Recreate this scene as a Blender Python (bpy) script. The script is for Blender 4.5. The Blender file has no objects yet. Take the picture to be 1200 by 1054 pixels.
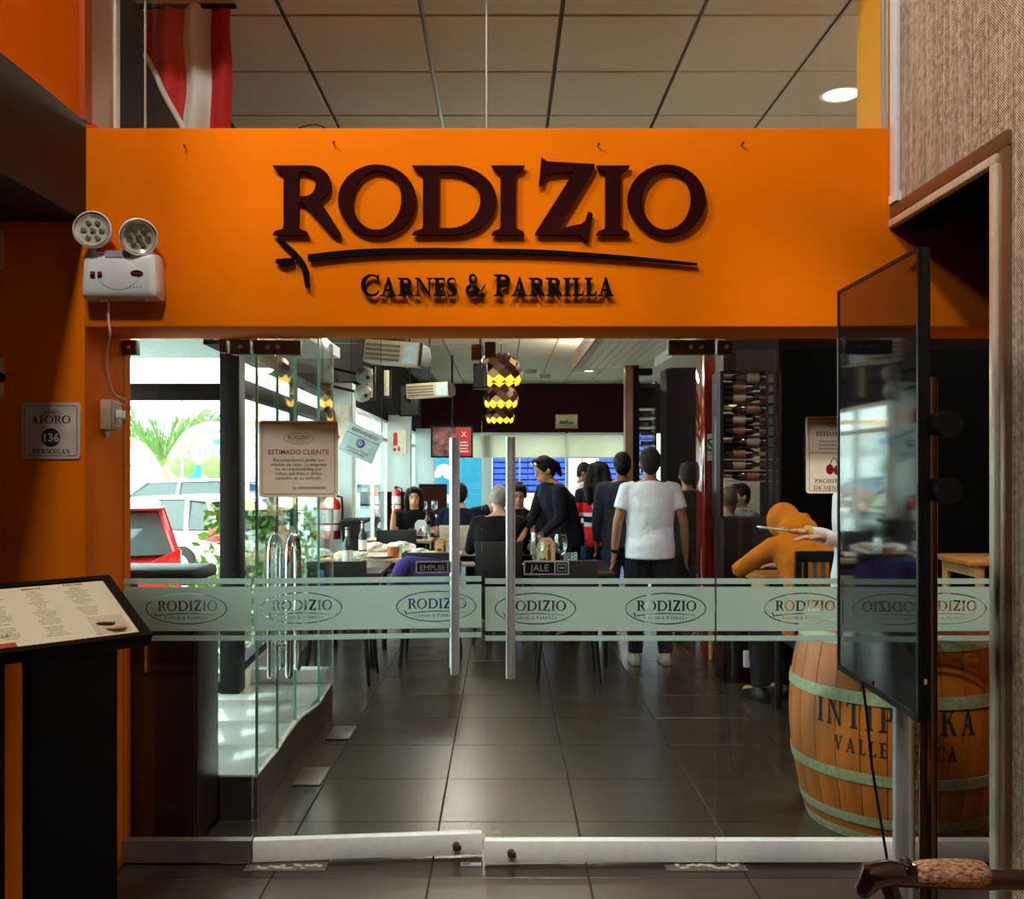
import bpy, bmesh, math, random
from mathutils import Vector, Matrix, geometry
random.seed(7)
SC = bpy.context.scene
C = SC.collection
PI = math.pi
# ------------------------------------------------------------------ camera, world, lamps, exposure
F, CX, CY, EYE = 1138.0, 590.0, 543.0, 1.6
cd = bpy.data.cameras.new('camera')
cam = bpy.data.objects.new('camera', cd); C.objects.link(cam)
cam.location = (0, 0, EYE); cam.rotation_euler = (PI/2, 0, 0)
cd.sensor_width = 36; cd.lens = 36*F/1200
cd.shift_x = 10/1200; cd.shift_y = 16/1200
cd.clip_end = 400; cd.clip_start = 0.05
SC.camera = cam
w = bpy.data.worlds.new('overcast'); SC.world = w; w.use_nodes = True
nt = w.node_tree; bgn = nt.nodes['Background']
tc = nt.nodes.new('ShaderNodeTexCoord'); sp = nt.nodes.new('ShaderNodeSeparateXYZ'); rp = nt.nodes.new('ShaderNodeValToRGB')
nt.links.new(tc.outputs['Generated'], sp.inputs[0]); nt.links.new(sp.outputs['Z'], rp.inputs[0]); nt.links.new(rp.outputs[0], bgn.inputs[0])
rp.color_ramp.elements[0].position = 0.0; rp.color_ramp.elements[0].color = (.76, .95, .93, 1)
rp.color_ramp.elements[1].position = 0.6; rp.color_ramp.elements[1].color = (.80, .97, 1, 1)
bgn.inputs[1].default_value = 7.5
SC.view_settings.view_transform = 'Standard'; SC.view_settings.look = 'None'
SC.view_settings.exposure = 0.0; SC.view_settings.gamma = 1; SC.view_settings.use_curve_mapping = False
SC.cycles.max_bounces = 10; SC.cycles.transparent_max_bounces = 32; SC.cycles.diffuse_bounces = 4; SC.cycles.glossy_bounces = 5
SC.cycles.caustics_reflective = False; SC.cycles.caustics_refractive = False
SC.cycles.sample_clamp_indirect = 6
def area(name, loc, target, sx, sy, power, col=(1, 1, 1), portal=False):
    l = bpy.data.lights.new(name, 'AREA'); l.shape = 'RECTANGLE'; l.size = sx; l.size_y = sy; l.energy = power; l.color = col
    o = bpy.data.objects.new(name, l); C.objects.link(o); o.location = loc
    o.rotation_euler = (Vector(target)-Vector(loc)).to_track_quat('-Z', 'Y').to_euler()
    if portal: l.cycles.is_portal = True
    return o
# the lobby's tall daylight opening up behind the camera, and its warm ceiling panel
area('lobby_skylight', (-2.6, 1.35, 5.5), (-.2, 3.3, 2.2), .7, .6, 118, (1, .96, .88))
area('lobby_ceiling_lamp', (-1.08, .30, 5.52), (.1, 3.5, 2.2), .4, .4, 113, (1, .95, .84))
def spot(name, loc, target, power, deg, col, blend=.7, r=.12):
    l = bpy.data.lights.new(name, 'SPOT'); l.energy = power; l.color = col; l.spot_size = math.radians(deg); l.spot_blend = blend; l.shadow_soft_size = r
    o = bpy.data.objects.new(name, l); C.objects.link(o); o.location = loc; o.rotation_euler = (Vector(target)-Vector(loc)).to_track_quat('-Z', 'Y').to_euler(); return o
spot('lobby_added_spot', (-.30, 1.15, 5.4), (1.62, 4.15, .50), 620, 14, (1, .92, .80), .6)  # added spot without a fitting, brightens the barrel
spot('lobby_added_spot', (.35, 1.5, 5.4), (-.05, 3.84, .12), 430, 26, (1, .96, .9), .8)  # added spot without a fitting, brightens the door rails
# daylight sampling windows
area('daylight_portal', (-2.20, 15.0, 1.3), (5, 15.0, 1.3), 18.0, 2.3, 1, portal=True)
area('daylight_portal', (1.2, 23.9, 1.2), (1.2, 0, 1.2), 6, 2.3, 1, portal=True)
area('daylight_portal', (-2.3, 5.95, 1.3), (-2.3, 0, 1.3), 1.4, 2.4, 1, portal=True)

def P(px, py, Y): return Vector(((px-CX)*Y/F, Y, EYE-(py-CY)*Y/F))
def XZ(px, Y): return (px-CX)*Y/F
# ------------------------------------------------------------------ materials
MATS = {}
def mat(name, col, rough=.5, metal=0., var=.12, vs=18., bump=0., bs=None, spec=.5, coat=0., stretch=None, col2=None, emit=None, es=1., ior=None, bd=.01):
    """principled material whose colour wanders with a noise texture; bump is fine relief"""
    if name in MATS: return MATS[name]
    m = bpy.data.materials.new(name); m.use_nodes = True; MATS[name] = m
    n = m.node_tree.nodes; L = m.node_tree.links; b = n['Principled BSDF']
    b.inputs['Roughness'].default_value = rough; b.inputs['Metallic'].default_value = metal
    b.inputs['Specular IOR Level'].default_value = spec; b.inputs['Coat Weight'].default_value = coat
    if ior: b.inputs['IOR'].default_value = ior
    t = n.new('ShaderNodeTexCoord'); mp = n.new('ShaderNodeMapping'); L.new(t.outputs['Object'], mp.inputs[0])
    if stretch: mp.inputs['Scale'].default_value = stretch
    no = n.new('ShaderNodeTexNoise'); no.inputs['Scale'].default_value = vs; no.inputs['Detail'].default_value = 5; L.new(mp.outputs[0], no.inputs[0])
    r = n.new('ShaderNodeValToRGB'); L.new(no.outputs[0], r.inputs[0])
    c2 = col2 or tuple(min(1, c*(1+var)) for c in col); c1 = col if col2 else tuple(c*(1-var) for c in col)
    r.color_ramp.elements[0].position = .3; r.color_ramp.elements[0].color = (*c1, 1)
    r.color_ramp.elements[1].position = .7; r.color_ramp.elements[1].color = (*c2, 1)
    L.new(r.outputs[0], b.inputs['Base Color'])
    if bump:
        nb = n.new('ShaderNodeTexNoise'); nb.inputs['Scale'].default_value = bs or vs*4; nb.inputs['Detail'].default_value = 4; L.new(mp.outputs[0], nb.inputs[0])
        bp = n.new('ShaderNodeBump'); bp.inputs['Strength'].default_value = bump; bp.inputs['Distance'].default_value = bd
        L.new(nb.outputs[0], bp.inputs['Height']); L.new(bp.outputs[0], b.inputs['Normal'])
    if emit:
        b.inputs['Emission Color'].default_value = (*emit, 1); b.inputs['Emission Strength'].default_value = es
    return m
def S(r, g, b):   # 8 bit sRGB to linear
    f = lambda v: (v/255/12.92) if v/255 <= .04045 else ((v/255+.055)/1.055)**2.4
    return (f(r), f(g), f(b))
def glass_mat(name, tint=(.965, .99, .975), gloss=1.0, ior=1.36):
    m = bpy.data.materials.new(name); m.use_nodes = True; MATS[name] = m
    n = m.node_tree.nodes; L = m.node_tree.links; n.remove(n['Principled BSDF']); out = n['Material Output']
    tr = n.new('ShaderNodeBsdfTransparent'); tr.inputs[0].default_value = (*tint, 1)
    gl = n.new('ShaderNodeBsdfGlossy'); gl.inputs['Roughness'].default_value = .0; gl.inputs[0].default_value = (gloss, gloss, gloss, 1)
    fr = n.new('ShaderNodeFresnel'); ge = n.new('ShaderNodeNewGeometry'); mr = n.new('ShaderNodeMapRange')
    mr.inputs[3].default_value = ior; mr.inputs[4].default_value = 1/ior   # thin sheet: the far face reflects as the near one does
    L.new(ge.outputs['Backfacing'], mr.inputs[0]); L.new(mr.outputs[0], fr.inputs[0])
    mx = n.new('ShaderNodeMixShader'); L.new(fr.outputs[0], mx.inputs[0]); L.new(tr.outputs[0], mx.inputs[1]); L.new(gl.outputs[0], mx.inputs[2]); L.new(mx.outputs[0], out.inputs[0])
    return m
GLASS = glass_mat('clear_glass')
GLASS2 = glass_mat('tableware_glass', (.93, .97, .97), 1.0, 1.6)
def frost_mat():
    m = bpy.data.materials.new('frosted_film'); m.use_nodes = True
    n = m.node_tree.nodes; L = m.node_tree.links; n.remove(n['Principled BSDF']); out = n['Material Output']
    d = n.new('ShaderNodeBsdfDiffuse'); d.inputs[0].default_value = (.30, .34, .27, 1)
    t = n.new('ShaderNodeBsdfTranslucent'); t.inputs[0].default_value = (.80, .93, .89, 1)
    no = n.new('ShaderNodeTexNoise'); no.inputs['Scale'].default_value = 220
    mr = n.new('ShaderNodeMapRange'); mr.inputs[3].default_value = .55; mr.inputs[4].default_value = .67; L.new(no.outputs[0], mr.inputs[0])
    mx = n.new('ShaderNodeMixShader'); L.new(mr.outputs[0], mx.inputs[0]); L.new(d.outputs[0], mx.inputs[1]); L.new(t.outputs[0], mx.inputs[2])
    tp = n.new('ShaderNodeBsdfTransparent'); m2 = n.new('ShaderNodeMixShader'); m2.inputs[0].default_value = .06
    L.new(mx.outputs[0], m2.inputs[1]); L.new(tp.outputs[0], m2.inputs[2]); L.new(m2.outputs[0], out.inputs[0])
    return m
FROST = frost_mat()
def woven_mat():
    m = bpy.data.materials.new('woven_vinyl'); m.use_nodes = True
    n = m.node_tree.nodes; L = m.node_tree.links; b = n['Principled BSDF']; b.inputs['Roughness'].default_value = .75
    t = n.new('ShaderNodeTexCoord'); sp = n.new('ShaderNodeSeparateXYZ'); L.new(t.outputs['Object'], sp.inputs[0])
    def math_(op, a, bb=None):
        q = n.new('ShaderNodeMath'); q.operation = op
        for i, v in enumerate((a, bb)):
            if v is None: continue
            if isinstance(v, (int, float)): q.inputs[i].default_value = v
            else: L.new(v, q.inputs[i])
        return q.outputs[0]
    u = math_('MULTIPLY', sp.outputs['Y'], 2*PI/.0095); v = math_('MULTIPLY', sp.outputs['Z'], 2*PI/.0095)
    ck = math_('MULTIPLY', math_('SINE', u), math_('SINE', v))
    mp = n.new('ShaderNodeMapping'); mp.inputs['Scale'].default_value = (1, 210, 2.2); L.new(t.outputs['Object'], mp.inputs[0])
    no = n.new('ShaderNodeTexNoise'); no.inputs['Scale'].default_value = 1; no.inputs['Detail'].default_value = 1; L.new(mp.outputs[0], no.inputs[0])
    mp2 = n.new('ShaderNodeMapping'); mp2.inputs['Scale'].default_value = (1, 60, 60); L.new(t.outputs['Object'], mp2.inputs[0])
    n2 = n.new('ShaderNodeTexNoise'); n2.inputs['Scale'].default_value = 1; n2.inputs['Detail'].default_value = 3; L.new(mp2.outputs[0], n2.inputs[0])
    h = math_('ADD', math_('MULTIPLY', ck, .28), math_('ADD', math_('MULTIPLY', no.outputs[0], .45), math_('MULTIPLY', n2.outputs[0], .55)))
    r = n.new('ShaderNodeValToRGB'); L.new(h, r.inputs[0]); e = r.color_ramp.elements
    e[0].position = .28; e[0].color = (*S(74, 58, 46), 1); e[1].position = .72; e[1].color = (*S(236, 218, 196), 1)
    k = e.new(.5); k.color = (*S(166, 143, 122), 1)
    L.new(r.outputs[0], b.inputs['Base Color'])
    bp = n.new('ShaderNodeBump'); bp.inputs['Strength'].default_value = .5; bp.inputs['Distance'].default_value = .002; L.new(h, bp.inputs['Height']); L.new(bp.outputs[0], b.inputs['Normal'])
    return m
ORANGE = mat('orange_paint', S(241, 120, 0), .8, var=.05, vs=2.5, bump=.06, bs=120, spec=.06)
BRICKRED = mat('terracotta_paint', S(176, 78, 10), .55, var=.06, vs=3, bump=.05, bs=120, spec=.3)
YELLOW = mat('mustard_paint', S(226, 160, 20), .5, var=.05, vs=5, bump=.04)
BEIGE = mat('beige_paint', S(196, 170, 150), .6, var=.06, vs=6)
UMBER = mat('umber_beam_paint', S(27, 19, 15), .7, var=.1, vs=3, bump=.05, bs=150)
LETTER = mat('maroon_acrylic', S(44, 3, 2), .75, var=.1, spec=.08)
INK = mat('black_acrylic', S(6, 5, 5), .75, var=.1, spec=.08)
WOVEN = woven_mat()
TILE = mat('porcelain_tile', S(50, 44, 36), .27, var=.12, vs=4, bump=.02, bs=60, col2=S(66, 58, 48), stretch=(1, 3, 1), spec=.32)
TILE_L = mat('lobby_tile', S(58, 46, 37), .4, vs=4, bump=.02, bs=60, col2=S(72, 57, 45), stretch=(1, 3, 1))
GROUT = mat('grout', S(54, 46, 40), .9)
CEIL = mat('mineral_ceiling_tile', S(196, 184, 158), .9, var=.05, vs=160, bump=.3, bs=220)
GRID = mat('ceiling_grid', S(92, 76, 56), .6)
WHITE = mat('white_paint', S(226, 232, 230), .6, var=.03, vs=5)
STEEL = mat('brushed_steel', S(226, 232, 238), .34, .85, var=.08, vs=40, stretch=(1, 1, .05))
RAIL = mat('anodised_aluminium', S(238, 240, 236), .5, .05, var=.05, vs=30)
CHROME = mat('chrome', S(225, 225, 225), .08, 1, var=.02)
BRONZE = mat('bronze_trim', S(134, 104, 78), .35, .6, var=.1, vs=20, stretch=(1, 1, .1))
PATCH = mat('patch_fitting_metal', S(122, 108, 98), .5, .2, var=.06)
BLACK = mat('black_plastic', S(9, 9, 10), .45, var=.1, spec=.25)
BLACKM = mat('black_metal_frame', S(14, 13, 14), .5, .1, var=.1, spec=.3)
DWOOD = mat('dark_wood', S(46, 26, 18), .35, var=.3, vs=10, stretch=(1, 1, .12), bump=.05)
WALLDARK = mat('dark_maroon_wall', S(44, 8, 7), .7, spec=.1, var=.25, vs=5, stretch=(1, 1, 4))
BLACKC = mat('black_column_paint', S(4, 4, 4), .8, spec=.04)
BULK = mat('dark_bulkhead', S(48, 36, 32), .6, var=.15)
RED = mat('red_enamel', S(208, 18, 22), .25, var=.05, coat=.5)
PAPER = mat('cream_sign_board', S(246, 232, 208), .55, var=.03)
PLASTIC = mat('white_plastic', S(232, 232, 236), .35, var=.03)
# ------------------------------------------------------------------ mesh building
class MB:
    def __init__(s): s.v = []; s.f = []
    def add(s, vs, fs, M=None):
        k = len(s.v)
        s.v += [tuple(M @ Vector(v)) if M else tuple(v) for v in vs]
        s.f += [tuple(i+k for i in f) for f in fs]; return s
    def box(s, x0, x1, y0, y1, z0, z1, M=None):
        return s.add([(x0,y0,z0),(x1,y0,z0),(x1,y1,z0),(x0,y1,z0),(x0,y0,z1),(x1,y0,z1),(x1,y1,z1),(x0,y1,z1)],
                     [(0,3,2,1),(4,5,6,7),(0,1,5,4),(1,2,6,5),(2,3,7,6),(3,0,4,7)], M)
    def cbox(s, c, d, M=None): return s.box(c[0]-d[0]/2, c[0]+d[0]/2, c[1]-d[1]/2, c[1]+d[1]/2, c[2]-d[2]/2, c[2]+d[2]/2, M)
    def tube(s, pts, rad, seg=10, caps='round', M=None):
        pts = [Vector(p) for p in pts]; n = len(pts)
        if not isinstance(rad, (list, tuple)): rad = [rad]*n
        pts2, r2 = list(pts), list(rad)
        if caps == 'round':
            d0 = (pts[0]-pts[1]).normalized(); d1 = (pts[-1]-pts[-2]).normalized()
            for a in (.5, .85, .999):
                q = math.sqrt(max(0, 1-a*a)) or .02
                pts2.insert(0, pts[0]+d0*rad[0]*a); r2.insert(0, rad[0]*max(q, .05))
                pts2.append(pts[-1]+d1*rad[-1]*a); r2.append(rad[-1]*max(q, .05))
        vs, fs = [], []; N = len(pts2); up = None
        for i, p in enumerate(pts2):
            t = (pts2[min(i+1, N-1)]-pts2[max(i-1, 0)]).normalized()
            if up is None:
                up = Vector((0, 0, 1)) if abs(t.z) < .9 else Vector((1, 0, 0))
            a = (up-t*up.dot(t)); a = a.normalized() if a.length > 1e-6 else t.orthogonal().normalized()
            up = a; b = t.cross(a)
            for k in range(seg):
                th = 2*PI*k/seg; vs.append(p+(a*math.cos(th)+b*math.sin(th))*r2[i])
        for i in range(N-1):
            for k in range(seg):
                k2 = (k+1) % seg; fs.append((i*seg+k, i*seg+k2, (i+1)*seg+k2, (i+1)*seg+k))
        fs.append(tuple(range(seg-1, -1, -1))); fs.append(tuple((N-1)*seg+k for k in range(seg)))
        return s.add(vs, fs, M)
    def cyl(s, p0, p1, r0, r1=None, seg=16, M=None): return s.tube([p0, p1], [r0, r0 if r1 is None else r1], seg, 'flat', M)
    def lathe(s, prof, seg=20, c=(0, 0, 0), M=None, cap=False):
        vs, fs = [], []; n = len(prof)
        for r, z in prof:
            for k in range(seg):
                a = 2*PI*k/seg; vs.append((c[0]+max(r, 1e-4)*math.cos(a), c[1]+max(r, 1e-4)*math.sin(a), c[2]+z))
        for i in range(n-1):
            for k in range(seg):
                k2 = (k+1) % seg; fs.append((i*seg+k, i*seg+k2, (i+1)*seg+k2, (i+1)*seg+k))
        if cap and prof[0][0] > 1e-3: fs.append(tuple(range(seg-1, -1, -1)))
        if cap and prof[-1][0] > 1e-3: fs.append(tuple((n-1)*seg+k for k in range(seg)))
        return s.add(vs, fs, M)
    def ell(s, c, r, seg=16, rings=10, M=None, R=None):
        vs, fs = [], []; c = Vector(c)
        for i in range(rings+1):
            t = PI*i/rings
            for k in range(seg):
                a = 2*PI*k/seg; v = Vector((r[0]*max(math.sin(t), .01)*math.cos(a), r[1]*max(math.sin(t), .01)*math.sin(a), -r[2]*math.cos(t)))
                vs.append(c+(R @ v if R else v))
        for i in range(rings):
            for k in range(seg):
                k2 = (k+1) % seg; fs.append((i*seg+k, i*seg+k2, (i+1)*seg+k2, (i+1)*seg+k))
        fs.append(tuple(range(seg-1, -1, -1))); fs.append(tuple(rings*seg+k for k in range(seg)))
        return s.add(vs, fs, M)
    def prism(s, poly, d0, d1, axis='y', M=None):
        """polygon (list of 2D) swept from d0 to d1 along axis; poly is xz for y, yz for x, xy for z"""
        n = len(poly); mk = {'y': lambda a, b, d: (a, d, b), 'x': lambda a, b, d: (d, a, b), 'z': lambda a, b, d: (a, b, d)}[axis]
        vs = [mk(a, b, d0) for a, b in poly]+[mk(a, b, d1) for a, b in poly]
        fs = [tuple(range(n)), tuple(range(2*n-1, n-1, -1))]+[(i, i+n, (i+1) % n+n, (i+1) % n) for i in range(n)]
        return s.add(vs, fs, M)
    def loft(s, secs, M=None):
        """list of equal-length point rings"""
        n = len(secs[0]); vs = [p for q in secs for p in q]; fs = []
        for i in range(len(secs)-1):
            for k in range(n):
                k2 = (k+1) % n; fs.append((i*n+k, i*n+k2, (i+1)*n+k2, (i+1)*n+k))
        fs.append(tuple(range(n-1, -1, -1))); fs.append(tuple((len(secs)-1)*n+k for k in range(n)))
        return s.add(vs, fs, M)
    def mesh(s, name, bevel=0, smooth=35, segs=2):
        me = bpy.data.meshes.new(name); bm = bmesh.new()
        vv = [bm.verts.new(v) for v in s.v]
        for f in s.f:
            try: bm.faces.new([vv[i] for i in f])
            except ValueError: pass
        bmesh.ops.recalc_face_normals(bm, faces=bm.faces)
        if bevel:
            es = [e for e in bm.edges if len(e.link_faces) == 2 and e.calc_face_angle(0) > .6]
            bmesh.ops.bevel(bm, geom=es, offset=bevel, segments=segs, affect='EDGES', profile=.5, clamp_overlap=True)
        if smooth:
            for f in bm.faces: f.smooth = True
            for e in bm.edges:
                if len(e.link_faces) == 2 and e.calc_face_angle(0) > math.radians(smooth): e.smooth = False
        bm.to_mesh(me); bm.free(); return me
def link(name, me, m=None, parent=None):
    o = bpy.data.objects.new(name, me); C.objects.link(o)
    if m and not me.materials: me.materials.append(m)
    if parent is not None:
        o.parent = parent; o.matrix_parent_inverse = parent_world(parent).inverted()
    return o
def parent_world(p):
    M = p.matrix_basis.copy() if p.parent is None else parent_world(p.parent) @ p.matrix_parent_inverse @ p.matrix_basis
    return M
def obj(name, mb, m, parent=None, bevel=0, smooth=35, label=None):
    o = link(name, mb.mesh(name, bevel, smooth), m, parent)
    if label: o['label'] = label
    return o
def tag(o, label, cat, group=None):
    o['label'] = label; o['category'] = cat
    if group: o['group'] = group
    return o
def thing(name, label, cat, loc=(0, 0, 0), group=None, rotz=0):
    o = bpy.data.objects.new(name, None); C.objects.link(o); o.location = loc; o.rotation_euler = (0, 0, rotz); o.empty_display_size = .1
    return tag(o, label, cat, group)
def struct(name, mb, m, parent=None, bevel=0, smooth=35):
    o = obj(name, mb, m, parent, bevel, smooth)
    if parent is None: o['kind'] = 'structure'
    return o
def sempty(name, loc=(0, 0, 0)):
    o = bpy.data.objects.new(name, None); C.objects.link(o); o.location = loc; o['kind'] = 'structure'; return o
def kids(o): return [c for c in bpy.data.objects if c.parent is o]
KID = {}
def dup(o, loc, label=None, group=None, rotz=None, scale=None, _top=True, tree=None):
    """copy of a thing with copies of its parts and sub-parts"""
    tree = tree or subtree(o); r = o.copy(); C.objects.link(r)
    r.location = loc
    if rotz is not None: r.rotation_euler = (0, 0, rotz)
    if scale: r.scale = (scale,)*3
    if label: r['label'] = label
    if group: r['group'] = group
    for ch, gs in tree:
        c = ch.copy(); C.objects.link(c); c.parent = r
        for g in gs:
            d = g.copy(); C.objects.link(d); d.parent = c
    return r
def subtree(o): return [(c, kids(c)) for c in kids(o)]
Rz = lambda a: Matrix.Rotation(a, 4, 'Z'); Rx = lambda a: Matrix.Rotation(a, 4, 'X'); Ry = lambda a: Matrix.Rotation(a, 4, 'Y')
T = lambda *a: Matrix.Translation(Vector(a[0] if len(a) == 1 else a))
# ------------------------------------------------------------------ lettering: a serif alphabet drawn as outlines (cap height 1), and 2D fills
def arc(cx, cy, rx, ry, a0, a1, n=14): return [(cx+rx*math.cos(math.radians(a0+(a1-a0)*i/n)), cy+ry*math.sin(math.radians(a0+(a1-a0)*i/n))) for i in range(n+1)]
def stem(x0, x1, l=.13, r=.13, t=.09):
    def ser(y, s): return [(x0-l, y), (x0-l+.03, y+s*.6*t), (x0-.01, y+s*t), (x0, y+s*1.5*t), (x1, y+s*1.5*t), (x1+.01, y+s*t), (x1+r-.03, y+s*.6*t), (x1+r, y)]
    return [([(x0, 0), (x1, 0), (x1, 1), (x0, 1)], []), (ser(0, 1), []), (ser(1, -1), [])]
def stroke(pts, ws):
    L_, R_ = [], []
    for i, p in enumerate(pts):
        a = Vector(pts[max(i-1, 0)]); b = Vector(pts[min(i+1, len(pts)-1)]); d = (b-a).normalized(); nn = Vector((-d.y, d.x)); q = Vector(p)
        L_.append(tuple(q+nn*ws[i]/2)); R_.append(tuple(q-nn*ws[i]/2))
    return (L_+R_[::-1], [])
def spl(pts, ws, n=6):
    """Catmull-Rom through points"""
    o, q = [], []
    for i in range(len(pts)-1):
        p0, p1, p2, p3 = [Vector(pts[max(0, min(len(pts)-1, i+j))]) for j in (-1, 0, 1, 2)]
        for k in range(n):
            t = k/n; o.append(tuple(.5*((2*p1)+(p2-p0)*t+(2*p0-5*p1+4*p2-p3)*t*t+(3*p1-p0-3*p2+p3)*t**3))); q.append(ws[i]+(ws[i+1]-ws[i])*t)
    return o+[tuple(pts[-1])], q+[ws[-1]]
GL = {}
def build_glyphs():
    ring = lambda x0, w, st: (arc(x0+w/2, .5, w/2, .515, 0, 360, 36)[:-1], [[(x0+w/2+(x*math.cos(-.1)-y*math.sin(-.1)), .5+(x*math.sin(-.1)+y*math.cos(-.1))) for x, y in arc(0, 0, w/2-st, .425, 0, 360, 36)[:-1]]])
    GL['O'] = (1.12, [ring(0, 1.12, .215)])
    GL['I'] = (.50, stem(.14, .36))
    GL['D'] = (1.17, stem(.155, .375, .15, .02)+[([(.3, 1)]+arc(.55, .5, .62, .5, 90, -90, 22)+[(.3, 0)], [[(.375, .9)]+arc(.52, .5, .425, .40, 90, -90, 22)+[(.375, .1)]])])
    GL['R'] = (.99, stem(.157, .371, .157, .15)+[([(.3, 1)]+arc(.53, .735, .31, .265, 90, -90, 16)+[(.3, .47)], [[(.371, .91)]+arc(.47, .735, .15, .175, 90, -90, 14)+[(.371, .56)]]),
        ([(.40, .50), (.66, .53), (.985, .02), (.96, -.02), (.86, .005), (.80, .05), (.46, .44)], [])])
    GL['P'] = (.86, stem(.157, .371, .157, .15)+[([(.3, 1)]+arc(.53, .715, .31, .285, 90, -90, 16)+[(.3, .43)], [[(.371, .91)]+arc(.47, .715, .15, .195, 90, -90, 14)+[(.371, .52)]])])
    GL['Z'] = (.88, [([(.09, 1.12), (.17, 1.06), (.86, 1.02), (.86, .96), (.34, .09), (.66, .16), (.72, .20), (.765, .34), (.83, .31), (.79, .03), (.77, -.09), (.69, -.06), (.66, 0), (0, 0), (0, .03), (.56, .91), (.22, .88), (.15, .86), (.12, .74), (.05, .70)], [])])
    GL['E'] = (.76, stem(.14, .36, .14, .06)+[([(.3, 1), (.70, 1), (.71, .78), (.64, .80), (.60, .91), (.3, .92)], []), ([(.3, .56), (.55, .56), (.58, .64), (.62, .64), (.62, .38), (.58, .38), (.55, .47), (.3, .47)], []), ([(.3, 0), (.72, 0), (.76, .25), (.69, .24), (.62, .10), (.3, .09)], [])])
    GL['F'] = (.70, stem(.14, .36, .14, .13)[:2]+[([(0, 1), (.70, 1), (.71, .78), (.64, .80), (.60, .91), (.14, .92)], []), ([(.3, .56), (.55, .56), (.58, .64), (.62, .64), (.62, .38), (.58, .38), (.55, .47), (.3, .47)], [])])
    GL['L'] = (.72, stem(.14, .36, .14, .12)+[([(.3, 0), (.68, 0), (.72, .27), (.65, .26), (.58, .10), (.3, .09)], [])])
    GL['T'] = (.84, [([(.31, 0), (.53, 0), (.53, 1), (.31, 1)], []), ([(.18, 0), (.21, .06), (.31, .12), (.53, .12), (.63, .06), (.66, 0)], []), ([(.03, 1.02), (.81, 1.02), (.84, .74), (.78, .76), (.72, .91), (.12, .91), (.06, .76), (0, .74)], [])])
    GL['N'] = (1.06, [([(.14, 0), (.22, 0), (.22, 1), (.14, 1)], []), ([(.84, 0), (.92, 0), (.92, 1), (.84, 1)], []), ([(.08, 1), (.30, 1), (.92, .12), (.92, -.03), (.84, -.03), (.14, .96)], []),
        ([(0, 0), (.03, .05), (.14, .08), (.22, .08), (.33, .05), (.36, 0)], []), ([(.70, 1), (.73, .95), (.84, .92), (.92, .92), (1.03, .95), (1.06, 1)], []), ([(0, 1), (.03, .95), (.14, .92), (.3, .92), (.3, 1)], [])])
    GL['A'] = (1.0, [([(.13, 0), (.22, 0), (.52, .86), (.46, 1.02)], []), ([(.44, 1.03), (.55, 1.03), (.90, 0), (.66, 0), (.46, .74)], []), ([(.25, .30), (.72, .30), (.69, .38), (.28, .38)], []),
        ([(0, 0), (.03, .05), (.12, .08), (.24, .08), (.32, .05), (.35, 0)], []), ([(.55, 0), (.58, .05), (.66, .08), (.88, .08), (.97, .05), (1, 0)], [])])
    GL['V'] = (1.0, [([(1-x, 1-y) for x, y in q], []) for q, _h in GL['A'][1] if q[0] != (.25, .30)])
    p, q = spl([(.55, .74), (.50, .92), (.33, .98), (.15, .90), (.11, .74), (.22, .60), (.40, .48), (.53, .34), (.50, .12), (.30, .02), (.12, .08), (.05, .28)], [.05, .07, .07, .12, .18, .21, .22, .21, .17, .08, .07, .05]); GL['S'] = (.62, [stroke(p, q)])
    p, q = spl([(.86, .72), (.80, .88), (.60, .97), (.36, .93), (.16, .74), (.11, .48), (.18, .24), (.36, .07), (.60, .03), (.80, .12), (.88, .26)], [.06, .08, .07, .10, .18, .22, .20, .12, .08, .07, .05]); GL['C'] = (.92, [stroke(p, q), ([(.82, .99), (.89, .99), (.90, .68), (.83, .68)], [])])
    p, q = spl([(1.0, .52), (.90, .34), (.70, .12), (.46, .03), (.22, .06), (.12, .24), (.20, .42), (.44, .56), (.56, .76), (.48, .95), (.34, .97), (.26, .82), (.34, .62), (.58, .34), (.80, .10), (1.0, .02)], [.06, .07, .08, .10, .15, .18, .17, .10, .12, .08, .10, .13, .18, .2, .18, .12]); GL['&'] = (1.02, [stroke(p, q)])
    GL['K'] = (1.0, stem(.14, .36, .14, .13)+[([(.34, .42), (.34, .52), (.74, .96), (.86, .96)], []), ([(.42, .58), (.58, .64), (.99, .02), (.98, 0), (.76, 0)], []), ([(.62, 1), (.68, .93), (.9, .93), (.94, 1)], [])])
    GL['M'] = (1.24, [([(.13, 0), (.20, 0), (.24, .96), (.16, .96)], []), ([(1.0, 0), (1.20, 0), (1.12, .98), (.98, .98)], []), ([(.10, 1), (.30, 1), (.68, .16), (.60, 0)], []), ([(1.10, 1), (.99, 1), (.60, 0), (.66, .2)], []),
        ([(0, 0), (.03, .05), (.13, .08), (.2, .08), (.30, .05), (.33, 0)], []), ([(.88, 0), (.91, .05), (1.0, .08), (1.18, .08), (1.27, .05), (1.3, 0)], [])])
    GL['H'] = (1.08, stem(.13, .34, .13, .12)+[([(o+.74-.0, y) for o, y in q], []) for q in ([(0, 0), (.21, 0), (.21, 1), (0, 1)], [(-.12, 0), (-.09, .05), (0, .09), (.21, .09), (.31, .05), (.34, 0)], [(-.12, 1), (-.09, .95), (0, .91), (.21, .91), (.31, .95), (.34, 1)])]+[([(.3, .47), (.8, .47), (.8, .55), (.3, .55)], [])])
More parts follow.
